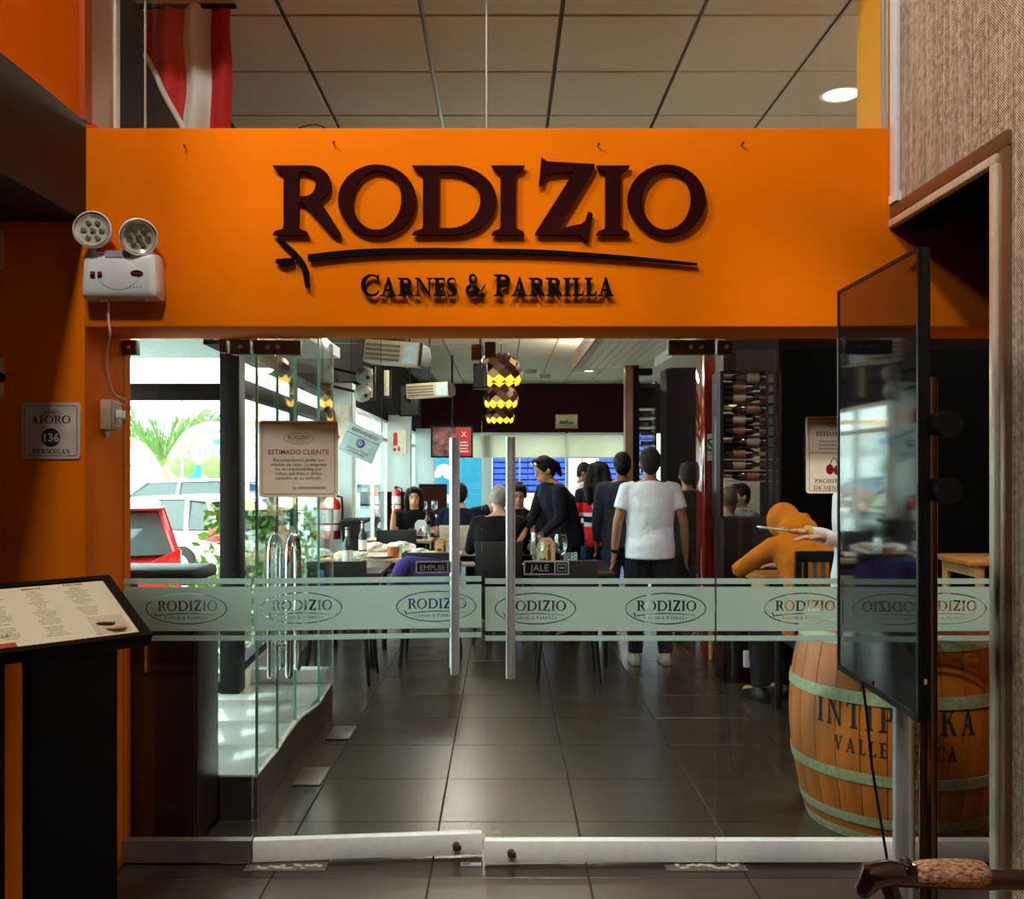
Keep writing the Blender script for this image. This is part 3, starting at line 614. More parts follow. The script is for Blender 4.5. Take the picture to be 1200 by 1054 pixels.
# ---- emergency light with two swivel heads
el = thing('emergency_light', 'white emergency light unit with two round swivel lamp heads on orange wall', 'emergency light', (XZ(148, YF), YF, 2.25))
z0, z1 = EYE-(354-CY)*K, EYE-(299-CY)*K; x0, x1 = XZ(104, YF), XZ(195, YF); xm = (x0+x1)/2
m = MB(); secs = []
for y, i in ((YF, .0), (YF-.05, .0), (YF-.075, .008), (YF-.085, .024)):
    q = [(a*((x1-x0)/2-i), b*((z1-z0)/2-i)) for a, b in ((-.96, -1), (.96, -1), (1, -.6), (.94, .85), (.8, 1), (-.8, 1), (-.94, .85), (-1, -.6))]
    secs.append([(xm+a, y, (z0+z1)/2+b) for a, b in q])
obj('housing', m.loft(secs), PLASTIC, el, .004)
zc = (z0+z1)/2; yf_ = YF-.0855
obj('cover_plate', MB().prism([(xm+a, zc+b) for a, b in arc(0, -.004, .072, .052, 0, 360, 24)[:-1]], yf_-.002, yf_+.01), PLASTIC, el, .002)
obj('top_recess', MB().prism([(xm-.05, z1-.002), (xm-.046, z1-.026), (xm+.046, z1-.026), (xm+.05, z1-.002)], yf_+.001, yf_-.003), mat('grey_plastic', S(170, 172, 180), .4), el)
for dx in (-.090, -.064):
    b = obj('switch', MB().box(xm+dx-.008, xm+dx+.008, yf_-.004, yf_+.01, zc-.014, zc+.008), BLACK, el, .001); obj('rocker', MB().box(xm+dx-.005, xm+dx+.005, yf_-.006, yf_, zc-.005, zc+.004), RED, b, .001)
bd = obj('badge', MB().prism([(xm+.066+a, zc+.002+b) for a, b in arc(0, 0, .022, .011, 0, 360, 20)[:-1]], yf_-.004, yf_+.01), BLACK, el)
obj('badge_text', shift(bf('OPALUX', .0105, bold=.02), T(xm+.066, yf_-.0045, zc-.0015)), RED, bd)
for k in range(3): obj('indicator', MB().ell((xm+.055+.012*k, yf_-.002+.004, zc-.047), (.003, .003, .003), 8, 5), mat('green_led', S(40, 60, 40), .3), el)
for k in (-.075, -.06, .075, .087): obj('rubber_foot', MB().cyl((xm+k, YF-.05, z0-.008), (xm+k, YF-.05, z0+.004), .006), PLASTIC, el)
for hx, hz, yaw, pit in ((110, 271, .12, -.05), (162, 277, .42, .35)):
    hc = P(hx, hz, YF-.09); sx = x0+.045 if hx < 130 else x1-.055
    M = T(hc) @ Rz(yaw) @ Rx(pit)
    h = obj('lamp_head', MB().lathe([(.0, .055), (.03, .052), (.05, .035), (.064, .0), (.0665, -.022), (.062, -.026), (.060, -.018), (.048, .0)], 28, M=M @ Rx(PI/2) @ T(0, 0, 0) @ Matrix.Scale(-1, 4, (0, 0, 1))), PLASTIC, el)
    h.data.flip_normals()
    face = M @ Rx(PI/2)
    obj('reflector', MB().lathe([(.001, .008), (.045, .009), (.057, .020)], 28, M=face), mat('lamp_reflector', S(226, 228, 214), .2, .4), h)
    for k in range(7):
        a = k*PI/3; rr = 0 if k == 6 else .031
        obj('led_cell', MB().box(-.008, .008, -.009, .009, .0, .006, M=face @ T(rr*math.cos(a), rr*math.sin(a), .010) @ Rz(a+PI/2)), mat('led_cell', S(110, 112, 88), .25, var=.5, vs=120), h, .002)
    obj('stalk', MB().cyl((sx, YF-.06, z1-.032), (sx, YF-.075, hc.z-.058), .0125, .0115), PLASTIC, el)
# ---- its cord, and the outlet on the jamb
XJ = -1.517
cp = [(127, 356), (127, 372), (129, 392), (126, 415), (127, 440), (134, 462), (148, 470)]
pts = [P(*p, YF-.02 if i < 3 else YF+.05*(i-2)) for i, p in enumerate(cp)]
pts = [Vector((max(p.x, XJ+.012) if i > 2 else p.x, p.y, p.z)) for i, p in enumerate(pts)]
pts += [Vector((XJ+.03, 3.74, 1.80)), Vector((XJ+.05, 3.72, 1.785)), Vector((XJ+.03, 3.70, 1.79))]
s_ = []
for i in range(len(pts)-1):
    for k in range(5):
        t = k/5; p0, p1, p2, p3 = [pts[max(0, min(len(pts)-1, i+j))] for j in (-1, 0, 1, 2)]
        s_.append(.5*((2*p1)+(p2-p0)*t+(2*p0-5*p1+4*p2-p3)*t*t+(3*p1-p0-3*p2+p3)*t**3))
tag(obj('power_cord', MB().tube(s_+[pts[-1]], .0042, 8), mat('white_cable', S(226, 206, 190), .4)), 'thin white cable hanging from the emergency light to the wall outlet', 'cable')
ot = thing('wall_outlet', 'grey surface mounted socket box with white plug on the door jamb', 'outlet', (XJ, 3.69, 1.78))
obj('box', MB().box(XJ, XJ+.045, 3.645, 3.735, 1.725, 1.84), mat('aged_plastic', S(176, 158, 138), .5), ot, .008)
obj('cover', MB().box(XJ+.045, XJ+.052, 3.65, 3.73, 1.735, 1.83), mat('aged_plastic', S(176, 158, 138)), ot, .003); obj('lug', MB().cyl((XJ, 3.69, 1.722), (XJ+.012, 3.69, 1.722), .022), mat('aged_plastic', S(1, 1, 1)), ot)
obj('plug', MB().box(XJ+.05, XJ+.075, 3.67, 3.71, 1.77, 1.80), PLASTIC, ot, .004)
# ---- signs
TXT = mat('sign_ink_black', S(30, 22, 20), .6); TXR = mat('sign_ink_red', S(156, 44, 36), .6); TXG = mat('sign_ink_grey', S(92, 78, 66), .6)
def board(name, label, cat, px0, px1, py0, py1, Y, m, th=.004, r=.012, group=None):
    a = P(px0, py1, Y); b = P(px1, py0, Y); W_, H_ = b.x-a.x, b.z-a.z; c = Vector(((a.x+b.x)/2, Y, (a.z+b.z)/2))
    t = thing(name, label, cat, c, group)
    obj('board', shift(solid(*tri2d([rrect(W_, H_, r)], lambda p: inside(p, rrect(W_, H_, r))), th), T(c)), m, t)
    return t, c, W_, H_
def border(t, c, W_, H_, ins, tk, m, r=.008):
    g = [(rrect(W_-2*ins, H_-2*ins, r), [rrect(W_-2*ins-2*tk, H_-2*ins-2*tk, max(r-tk, .001))])]
    return obj('border', shift(fill(g, .0005), T(c+Vector((0, -.0006, 0)))), m, t)
def put(t, name, mb, c, dx, dz, m, dy=-.0007): return obj(name, shift(mb, T(c.x+dx, c.y+dy, c.z+dz)), m, t, smooth=0)
t, c, W_, H_ = board('capacity_sign', 'white square wall sign giving a capacity of 136 people in black print', 'sign', 25, 94, 472, 538, YF-.006, mat('sign_white', S(206, 192, 186), .5), .006)
border(t, c, W_, H_, .011, .002, TXT); k = K
cm, _ = serif('AFORO', 9*k, None, .05); put(t, 'lettering', fill([q for x in cm for q in x], .0005), c, 0, 8.5*k, TXT)
cm, _ = serif('PERSONAS', 5.6*k, None, .09); put(t, 'lettering', fill([q for x in cm for q in x], .0005), c, 0, -27*k, TXT)
put(t, 'emblem', fill(logo(0, 0, 24*k, .003), .0005), c, 0, 20.5*k, TXT)
dsc = put(t, 'disc', fill([(arc(0, 0, 11*k, 11*k, 0, 360, 30)[:-1], [])], .0008), c, 0, -8*k, TXT)
obj('number', shift(bf('136', 13.5*k, bold=.03), T(c.x, c.y-.0014, c.z-12.6*k)), mat('sign_white', S(1, 1, 1)), dsc, smooth=0)
YG = YD-.012
hing = Vector((-1.0, YD, 0))
t, c, W_, H_ = board('notice_board', 'square cream notice headed ESTIMADO CLIENTE stuck to the half-open door leaf', 'sign', 303, 394.5, 493, 583, YG, PAPER, .005)
k = YG/F; border(t, c, W_, H_, .0115, .0022, TXR)
put(t, 'emblem', fill(logo(0, 0, 35*k, .0035), .0005), c, 0, 24*k, TXR); put(t, 'heading', bf('ESTIMADO CLIENTE', 7.9*k, bold=.012), c, 0, 5.4*k, TXR)
for i, s in enumerate(('Recomendamos cuidar sus', 'objetos de valor. La empresa', 'no se responsabiliza por', 'robos, pérdidas o daños', 'causados en su vehículo.')): put(t, 'text_line', bf(s, 5.5*k, bold=.006), c, 0, (-3-5.3*i)*k, TXG)
put(t, 'text_line', bf('La administración.', 5.5*k, 'RIGHT', .006), c, 33*k, -35.5*k, TXG)
t.rotation_euler = (0, 0, 0); NOTICE = t
t, c, W_, H_ = board('notice_board', 'tall cream two-panel notice on the fixed pane beside the screen', 'sign', 945, 1008, 488, 578.5, YG, PAPER, .005)
border(t, c, W_, H_, .010, .0018, TXR); put(t, 'divider', MB().box(-W_/2+.012, W_/2-.012, 0, .0005, -.001, .001), c, 0, .008, TXR)
put(t, 'emblem', fill(logo(0, 0, 18*k, .0035), .0005), c, 0, 36*k, TXR); cm, _ = serif('ESTIMADO', 5*k, None, .06); put(t, 'heading', fill([q for x in cm for q in x], .0005), c, -1*k, 22*k, TXG)
for i in range(3): put(t, 'text_line', bf('Recomendamos cuidar', 3.6*k), c, 0, (15-4.4*i)*k, TXG)
put(t, 'cherry', fill([(arc(-4*k, 0, 4.6*k, 6*k, 0, 360, 16)[:-1], []), (arc(5*k, -1*k, 4.6*k, 6*k, 0, 360, 16)[:-1], []), stroke(*spl([(-4*k, 5*k), (-2*k, 10*k), (1*k, 14*k)], [1*k]*3)), stroke(*spl([(5*k, 4*k), (4*k, 9*k), (1*k, 14*k)], [1*k]*3))], .0005), c, 0, -17*k, mat('wine_red', S(120, 20, 24), .5))
cm, _ = serif('PROHIBIDO', 4.6*k, None, .1); put(t, 'lettering', fill([q for x in cm for q in x], .0005), c, -1*k, -33*k, TXG); cm, _ = serif('DE MENORES', 4.6*k, None, .1); put(t, 'lettering', fill([q for x in cm for q in x], .0005), c, -1*k, -41*k, TXG)
STK = mat('door_sticker_grey', S(150, 150, 150), .4, .3)
def sticker(name, label, txt, px0, px1, py0, py1, ic, dy):
    t, c, W_, H_ = board(name, label, 'sign', px0, px1, py0, py1, YG+dy, STK, .002, .003)
    k = YG/F; b = put(t, 'black_field', MB().box(-W_/2+.006, W_/2-.06, 0, .0006, -H_/2+.006, H_/2-.006), c, 0, 0, BLACK)
    obj('lettering', shift(bf(txt, (9.4 if len(txt) > 4 else 11.2)*k), T(c.x-.026, c.y-.0014, c.z-3.9*k)), STK, b, smooth=0)
    b = put(t, 'icon_field', MB().box(W_/2-.054, W_/2-.006, 0, .0006, -H_/2+.006, H_/2-.006), c, 0, 0, BLACK)
    g = [(rrect(.036, .032, .002), [rrect(.030, .026, .002)]), ([(-.013, 0), (-.003, .006), (-.003, .002), (.003, .002), (.003, .006), (.013, 0), (.003, -.006), (.003, -.002), (-.003, -.002), (-.003, -.006)], [])]
    obj('icon', shift(fill(g, .0006), T(c.x+W_/2-.030, c.y-.0014, c.z)), STK, b, smooth=0); return t
PUSH = sticker('push_sign', 'small grey and black door plate reading EMPUJE by the pull bar', 'EMPUJE', 486, 541, 659.5, 674, 0, .002)
sticker('pull_sign', 'small grey and black door plate reading JALE by the pull bar', 'JALE', 613.5, 667, 657.5, 674, 0, .002)
for t, px, py, lab in ((0, -1, 293, 'beige wall plate at the photo edge, the upper one under the beam'), (0, -1, 443, 'beige wall plate with a black key switch, the lower one')):
    t = thing('wall_plate', lab, 'wall plate', P(px, py, YF), 'wall plates on the left wall'); c = P(px, py, YF)
    obj('plate', MB().box(c.x-.04, c.x+.018, YF-.012, YF, c.z-.07, c.z+.07), mat('aged_plate', S(200, 170, 150), .5), t, .003)
    if py > 400: obj('key_switch', MB().cyl((c.x+.012, YF-.03, c.z), (c.x+.012, YF-.012, c.z), .018), BLACK, t)
    else: obj('screw', MB().ell((c.x, YF-.012, c.z+.05), (.004, .002, .004), 8, 4), STEEL, t)
# ---- menu lectern
ms = thing('menu_lectern', 'tall black lectern holding a large sloping cream menu by the entrance', 'lectern', (-1.35, 2.75, 0))
BR = P(128, 675, 3.05); FR = P(179, 745, 2.82); wv = Vector((-.72, -.694, 0)); dv = FR-BR; nv = wv.cross(dv).normalized()
if nv.z < 0: nv = -nv
def lec(u, v, h): return BR+wv*u+dv*v+nv*h
def slab(u0, u1, v0, v1, h0, h1): return MB().add([lec(u, v, h) for h in (h0, h1) for u, v in ((u0, v0), (u1, v0), (u1, v1), (u0, v1))], [(0, 3, 2, 1), (4, 5, 6, 7), (0, 1, 5, 4), (1, 2, 6, 5), (2, 3, 7, 6), (3, 0, 4, 7)])
obj('board', slab(0, .80, 0, 1, -.035, -.004), BLACK, ms, .003)
fr = MB()
for q in ((0, .80, 0, .06), (0, .80, .94, 1), (0, .03, .06, .94), (.77, .80, .06, .94)): fr.add(slab(*q, -.006, .004).v, slab(*q, 0, 1).f)
obj('frame', fr, BLACK, ms)
sh = obj('menu_sheet', slab(.03, .77, .075, .925, -.004, .000), mat('menu_paper', S(246, 242, 212), .5, var=.02), ms)
Mm = Matrix((tuple((-wv).normalized())+(0,), tuple(-(dv.normalized()))+(0,), tuple(nv)+(0,), (0, 0, 0, 1))).transposed()
def onmenu(mb, u, v, h=.0008):     # xz text plane onto the sheet
    M = T(lec(u, v, h)) @ Mm @ Rx(-PI/2)
    return shift(mb, M)
rnd = random.Random(3); MT = mat('menu_print', S(140, 132, 104), .7); MR = mat('menu_heading', S(168, 56, 40), .7)
words = 'lomo fino asado con papas doradas y ensalada fresca de la casa vino tinto copa postre helado limonada chicha parrilla mixta anticucho'.split()
cols = []
for ci, u in enumerate((.125, .245, .365, .49, .625)):
    v = .13+.012*ci; y = []
    cols.append(obj('heading', onmenu(bf(('POSTRES', 'BEBIDAS', 'VINOS', 'MENU', 'CARTA')[ci], .0145, bold=.01, depth=.0003), u, v-.012), MR, sh, smooth=0))
    lm = MB()
    for r in range(24):
        v += .029
        if v > (.60 if ci == 0 else .84): break
        if ci == 3 and .50 < v < .82 or rnd.random() < .12: continue
        q = onmenu(bf(' '.join(rnd.sample(words, rnd.choice((2, 2, 3, 3)))), .0072, depth=.0002), u, v); lm.add(q.v, q.f)
    cols.append(obj('text_block', lm, MT, sh, smooth=0)); cols[-1]['kind'] = 'stuff'
obj('price', onmenu(bf('29.90', .034, bold=.02, depth=.0003), .47, .60), MR, sh, smooth=0)
obj('heading', onmenu(bf('CARNES A LA PARRILLA', .018, bold=.01, depth=.0003), .46, .78), MR, sh, smooth=0)
obj('red_footer', slab(.36, .62, .865, .925, .0002, .001), mat('menu_red', S(206, 84, 62), .5), sh)
ph = obj('dessert_photo', slab(.045, .145, .63, .90, .0002, .001), mat('photo_backdrop', S(222, 214, 190), .5), sh)
obj('dish', MB().ell(lec(.085, .82, .0015), (.032, .032, .0012), 16, 5), mat('golden_pastry', S(206, 164, 100), .6), ph)
o_ = MB()
for k in range(3): o_.ell(lec(.115-.012*k, .73+.01*k, .0015), (.013, .02, .0012), 10, 4)
obj('berries', o_, mat('dark_berry', S(74, 66, 66), .6), ph)
def leg_slab(u0, u1, v0, v1):
    q = [BR+wv*u+Vector((dv.x, dv.y, 0))*v for u, v in ((u0, v0), (u1, v0), (u1, v1), (u0, v1))]
    tz = [lec(u, v, -.036).z for u, v in ((u0, v0), (u1, v0), (u1, v1), (u0, v1))]
    return MB().add([(p.x, p.y, 0) for p in q]+[(p.x, p.y, z) for p, z in zip(q, tz)], [(0, 3, 2, 1), (4, 5, 6, 7), (0, 1, 5, 4), (1, 2, 6, 5), (2, 3, 7, 6), (3, 0, 4, 7)])
obj('leg', leg_slab(.05, .30, .42, .60), BLACK, ms, .004); obj('leg', leg_slab(.36, .72, .42, .60), BLACK, ms, .004); obj('foot_plate', MB().add(leg_slab(.03, .76, .25, .8).v[:4]+[Vector((p[0], p[1], .02)) for p in leg_slab(.03, .76, .25, .8).v[:4]], leg_slab(0, 1, 0, 1).f), BLACK, ms)
# ---- upright screen on a steel stand
XS = 1.072
tv = thing('display_screen', 'large black upright screen on a steel pole stand beside the entrance glass', 'screen', (XS+.08, 2.82, 0))
Mt = T(XS, 2.81, 1.545) @ Rz(math.radians(-1.4)) @ Rx(math.radians(0))
obj('housing', MB().box(.004, .03, -.325, .325, -.61, .61, M=Mt), BLACK, tv, .004)
bz = MB()
for q in ((-.325, .325, .60, .61), (-.325, .325, -.61, -.592), (-.325, -.313, -.592, .60), (.313, .325, -.592, .60)): bz.box(-.003, .006, *q, M=Mt)
obj('bezel', bz, BLACK, tv)
obj('panel', MB().box(.0, .005, -.313, .313, -.592, .60, M=Mt), mat('glossy_screen', (.004, .004, .005), .04, spec=.8, var=.02, ior=1.7), tv)
obj('maker_badge', MB().box(.012, .020, -.3258, -.325, -.512, -.498, M=Mt), STEEL, tv)
obj('electronics_box', MB().box(.03, .07, -.2, .2, -.45, .30, M=Mt), BLACK, tv, .008)
obj('bracket', MB().box(.07, .085, -.16, .16, -.3, .12, M=Mt), BLACK, tv)
for z in (1.70, 1.53): obj('clamp_knob', MB().cyl((XS+.05, 2.44, z), (XS+.05, 2.52, z), .034, .030).cyl((XS+.05, 2.5, z), (XS+.05, 2.75, z), .01), BLACK, tv)
obj('pole', MB().cyl((XS+.095, 2.83, .03), (XS+.095, 2.83, 1.85), .031, seg=24), STEEL, tv)
obj('pole', MB().cyl((XS+.165, 2.83, .03), (XS+.165, 2.83, 1.85), .026, seg=24), mat('brown_reflection_chrome', S(120, 92, 74), .15, 1), tv)  # brown reflection on this pole put into its colour
obj('base', MB().box(XS-.12, XS+.3, 2.55, 3.1, .0, .03), BLACKM, tv, .01)
tag(obj('screen_cable', MB().tube([P(1011, 800, 2.86), P(1016, 840, 2.87), P(1022, 900, 2.87), P(1031, 955, 2.87), P(1040, 1010, 2.86), Vector((XS+.07, 2.86, .12)), Vector((XS+.09, 2.93, .034))], .0042, 8), BLACK), 'thin black cable dangling under the upright screen in front of the barrel', 'cable')
# ---- armchair at the edge
ac = thing('armchair', 'dark polished wooden armchair with a woven padded armrest', 'chair', (1.06, 1.95, 0))
LAC = mat('polished_dark_wood', S(38, 14, 10), .12, var=.3, vs=8, coat=.7); PAD = mat('woven_upholstery', S(52, 28, 20), .85, vs=170, bump=.5, bs=300, col2=S(232, 172, 132), stretch=(.45, 1, 1.1))
def arm(y):
    a = obj('arm', MB().tube([(.806, y, .648), (.82, y, .676), (.86, y, .684), (.92, y, .676), (1.05, y, .668), (1.2, y, .668), (1.35, y, .674)], [.02, .031, .029, .024, .022, .022, .022], 14), LAC, ac)
    secs = []
    for x, r in ((.908, .012), (.92, .026), (.95, .031), (1.0, .033), (1.05, .032), (1.075, .027), (1.088, .012)): secs.append([(x, y+1.15*r*math.cos(2*PI*k/14), .684+r*.9*math.sin(2*PI*k/14)) for k in range(14)])
    obj('arm_pad', MB().loft(secs), PAD, a, smooth=60); obj('pad_block', MB().box(.893, .915, y-.026, y+.026, .676, .71, M=T(0, 0, 0)), LAC, a, .004)
    obj('arm_post', MB().tube([(.86, y, .66), (.90, y, .55), (.89, y, .43)], [.02, .018, .022], 10), LAC, ac)
arm(2.17); arm(1.66)
obj('seat', MB().box(.84, 1.34, 1.67, 2.16, .41, .49), PAD, ac, .03); obj('seat_rail', MB().box(.83, 1.36, 1.65, 2.18, .36, .42), LAC, ac, .008)
obj('backrest', MB().box(1.30, 1.36, 1.69, 2.14, .50, 1.0, M=T(0, 0, 0)), PAD, ac, .02)
for x, y in ((.86, 1.68), (.86, 2.15)): obj('leg', MB().tube([(x, y, .40), (x-.01, y, .02)], [.024, .016], 10, 'flat'), LAC, ac)
for y in (1.68, 2.15): obj('rear_leg', MB().tube([(1.36, y, .01), (1.34, y, .42), (1.345, y, .7), (1.375, y, 1.04)], [.017, .024, .022, .016], 10, 'flat'), LAC, ac)
# ---- barrel just inside the glass
BX, BY, BH = 1.767, 4.40, .95
bl = thing('wine_barrel', 'large oak wine barrel with pale green hoops and black branded lettering behind the glass', 'barrel', (BX, BY, 0))
def br(z): return .372+.083*(1-((z-BH/2)/(BH/2))**2)
NS = 26; OAK = mat('oak_stave', S(112, 50, 6), .5, var=.35, vs=7, bump=.25, bs=60, stretch=(1, 1, .15), col2=S(186, 106, 28))
secs = []
for i in range(13):
    z = BH*i/12; r = br(z); h = PI/NS*.965
    secs.append([(r*math.cos(a), r*math.sin(a), z) for a in (-h, 0, h)]+[((r-.03)*math.cos(a), (r-.03)*math.sin(a), z) for a in (h, -h)])
sme = MB().loft(secs).mesh('stave', 0, 40); sme.materials.append(OAK)
for k in range(NS):
    o = bpy.data.objects.new('stave', sme); C.objects.link(o); o.parent = bl; o.rotation_euler = (0, 0, 2*PI*k/NS+.05)
HOOP = mat('galvanised_green_hoop', S(128, 142, 110), .5, .2, var=.3, vs=40, bump=.2, col2=S(166, 174, 138))
for z, hh in ((.018, .036), (.095, .04), (.285, .045), (.62, .05), (.845, .042), (.932, .036)):
    pr = [(br(z-hh/2)+.001, -hh/2), (br(z-hh/2)+.005, -hh/2), (br(z)+.006, 0), (br(z+hh/2)+.005, hh/2), (br(z+hh/2)+.001, hh/2)]
    obj('hoop', MB().lathe([(r, z+d) for r, d in pr], 60, (BX, BY, 0)), HOOP, bl)
obj('head', MB().cyl((BX, BY, BH-.05), (BX, BY, BH-.03), br(BH)-.025, seg=40), OAK, bl)
obj('core', MB().lathe([(br(z_)-.022, z_) for z_ in (.01, .2, .4, .6, .8, .92)], 40, (BX, BY, 0)), OAK, bl)
BURN = mat('branded_black', S(34, 22, 12), .8)
def onbarrel(txt, capp, z, tr, small=None, sx=.68):
    cm, W_ = serif(txt, capp, small, tr)
    mb = fill([q for x in cm for q in x], 0)
    v = []
    for x, _, zz in mb.v:
        Z = z+zz; r = br(Z)+.0012; a = -PI/2-.375+x*sx/r; v.append((BX+r*math.cos(a), BY+r*math.sin(a), Z))
    mb.v = v; obj('lettering', mb, BURN, bl, smooth=0)
onbarrel('INTIPALKA', .108, .490, .22); onbarrel('VALLE DE ICA', .064, .385, .25)
# ================================================================== INSIDE THE DINING ROOM
# ---- porch step with its folded glass screen
step = sempty('floor_porch', (-2, 5, 0))
ZS = .2; edge = [(-1.105, 4.35), (-1.104, 4.74), (-1.13, 5.27), (-1.075, 5.65), (-1.10, 6.25)]
struct('riser', MB().prism([(-3.0, 4.35)]+edge+[(-1.7, 6.25), (-1.7, 5.9), (-3.0, 5.9)], 0, ZS-.012, 'z'), mat('dark_riser', S(52, 44, 38), .5), step)
PT = mat('pale_porch_tile', S(206, 212, 206), .12, var=.04, vs=6)
for i in range(3):
    for j in range(4):
        x0, y0 = -3.0+.63*i, 4.36+.46*j
        struct('tile', MB().box(x0+.003, min(x0+.627, -1.112 if i == 2 else 9), y0, y0+.455, ZS-.012, ZS), PT, step, .002)
struct('edge_trim', MB().tube([(x, y, ZS) for x, y in [(-3.0, 4.35)]+edge], .008, 6), mat('step_edge', S(220, 222, 214), .3, .3), step)
struct('curb', MB().box(-1.7, -1.11, 6.18, 6.28, ZS, ZS+.085), WHITE, step, .004)
ps = sempty('window_10', (-1.1, 5.2, ZS))
for (xa, ya), (xb, yb) in zip(edge[:-1], edge[1:]):
    d = Vector((xb-xa, yb-ya, 0)); L_ = d.length; a = math.atan2(d.y, d.x)
    struct('pane', MB().box(.004, L_-.004, -.005, .005, ZS, 2.36, M=T(xa, ya, 0) @ Rz(a)), GLASS, ps)
    struct('glass_edge', MB().box(-.004, .004, -.006, .006, ZS, 2.36, M=T(xa, ya, 0) @ Rz(a)), mat('green_glass_edge', S(120, 190, 170), .2), ps)
struct('glass_edge', MB().box(-.005, .005, -.006, .006, ZS, 2.36, M=T(*edge[-1], 0)), mat('pale_glass_edge', S(206, 226, 218), .2), ps)
for (x, y), lb in (((-.98, 4.95), 'nearer one'), ((-.96, 5.75), 'farther one')):
    tag(obj('floor_hinge_cover', MB().box(x-.07, x+.07, y-.14, y+.14, 0, .008), mat('dull_steel', S(110, 106, 100), .4, .8), None, .003), f'small steel floor hinge cover beside the porch step, {lb}', 'floor plate', 'floor hinge covers by the porch')
ph_ = ps
for s, dx in ((0, -.045), (1, .045)):
    struct('pull_handle', MB().tube([(-1.105+dx, 4.80, .55), (-1.105+dx, 4.80, 1.10)]+[(-1.105+dx, 4.80+.10-.10*math.cos(a), 1.13+.10*math.sin(a)) for a in (.3, .8, 1.3, 1.57, 1.85, 2.35, 2.85)]+[(-1.105+dx, 5.0, 1.10), (-1.105+dx, 5.0, .55)], .019, 12), CHROME, ph_)
for y in (4.80, 5.0): struct('standoff', MB().cyl((-1.155, y, .7), (-1.055, y, .7), .012), CHROME, ph_)
# ---- host cabinet behind the side pane
hc = thing('host_cabinet', 'dark wood host cabinet with a black tray top behind the side pane', 'cabinet', (-1.6, 4.15, 0))
obj('carcass', MB().box(-2.3, -1.268, 4.02, 4.32, .03, 1.03), DWOOD, hc, .004); obj('plinth', MB().box(-2.28, -1.29, 4.04, 4.3, 0, .03), BLACK, hc)
obj('door', MB().box(-1.60, -1.275, 4.005, 4.02, .05, 1.01), DWOOD, hc, .003); obj('handle', MB().box(-1.475, -1.465, 3.99, 4.005, .74, .90), STEEL, hc)
obj('tray_top', MB().box(-2.3, -1.275, 4.0, 4.34, 1.10, 1.155), BLACK, hc, .02); obj('shelf', MB().box(-2.3, -1.29, 4.02, 4.32, 1.03, 1.05), WHITE, hc); obj('spacer', MB().box(-2.2, -1.6, 4.1, 4.25, 1.05, 1.10), BLACK, hc)
# ---- tables and chairs
TOP = mat('dark_table_top', S(64, 52, 46), .25, var=.25, vs=6, stretch=(.3, 2, 1)); TEDGE = mat('pale_wood_edge', S(196, 168, 128), .5)
def table(name, label, x0, x1, y0, y1, z=.75, top=TOP, pale=False):
    t = thing('dining_table', label, 'table', ((x0+x1)/2, (y0+y1)/2, 0), 'dining tables')
    obj('tabletop', MB().box(x0, x1, y0, y1, z-.035, z), TEDGE if pale else top, t, .006)
    obj('apron', MB().box(x0+.07, x1-.07, y0+.07, y1-.07, z-.10, z-.035), BLACKM, t)
    for x in (x0+.07, x1-.07):
        for y in (y0+.07, y1-.07): obj('leg', MB().cyl((x, y, 0), (x, y, z-.04), .022, .028, 10), BLACKM, t)
    return t
table('t', 'dark dining table by the porch with a bottle and an ice glass on it', -1.52, -.955, 7.5, 8.42)
table('t', 'pale topped dining table crowded with plates behind the dark porch table', -1.60, -.40, 8.62, 9.42, pale=True)
table('t', 'pale topped dining table where the woman in black sits', -1.52, -.80, 10.7, 11.15, pale=True)
table('t', 'dark dining table with bare corner next to the man in the white t-shirt', .20, .87, 7.57, 8.52)
table('t', 'pale dining table in front of the grey haired man', -.12, .60, 9.25, 9.85, pale=True)
table('t', 'pale dining table where the man in navy sits', -.72, .5, 11.65, 12.3, pale=True)
table('t', 'dining table under the far windows with white napkins', -1.4, .1, 14.2, 15.0, pale=True)
def chair_proto(label, fm, sm, group):
    t = thing('dining_chair', label, 'chair', (0, 0, 0), group)
    obj('seat', MB().box(-.22, .22, -.21, .21, .43, .48), sm, t, .015)
    secs = [[(-.20, .20, .55), (.20, .20, .55), (.20, .225, .55), (-.20, .225, .55)], [(-.215, .25, .90), (.215, .25, .90), (.215, .275, .90), (-.215, .275, .90)]]
    obj('backrest', MB().loft(secs), sm, t, .008)
    for sx in (-1, 1):
        obj('leg', MB().cyl((sx*.19, -.18, .43), (sx*.23, -.22, 0), .02, .014, 8), fm, t); obj('rear_leg', MB().cyl((sx*.19, .19, .9), (sx*.19, .19, .44), .014, .02, 8).cyl((sx*.19, .19, .45), (sx*.23, .25, 0), .02, .014, 8), fm, t)
    return t
ch = chair_proto('black', BLACKM, mat('black_seat', S(30, 28, 30), .6), 'black dining chairs'); ch2 = chair_proto('beige', BLACKM, mat('beige_seat', S(206, 192, 172), .7), 'beige dining chairs')
u1 = u2 = False
def place(pr, x, y, r, label):
    global u1, u2
    if pr is ch and not u1: u1 = True; ch.location = (x, y, 0); ch.rotation_euler = (0, 0, r); ch['label'] = label; return ch
    if pr is ch2 and not u2: u2 = True; ch2.location = (x, y, 0); ch2.rotation_euler = (0, 0, r); ch2['label'] = label; return ch2
    return dup(pr, (x, y, 0), label, None, r)
trees = {id(ch): subtree(ch)}
place(ch, -1.19, 7.18, PI, 'black dining chair tucked under the dark porch table, its back to the entrance')
place(ch, .47, 7.26, PI, 'black dining chair tucked under the bare cornered dark table near the pull bars')
place(ch, -1.12, 10.42, PI, 'black dining chair in front of the table of the woman in black')
place(ch, -.2, 12.9, 0, 'black dining chair beyond the man in navy')
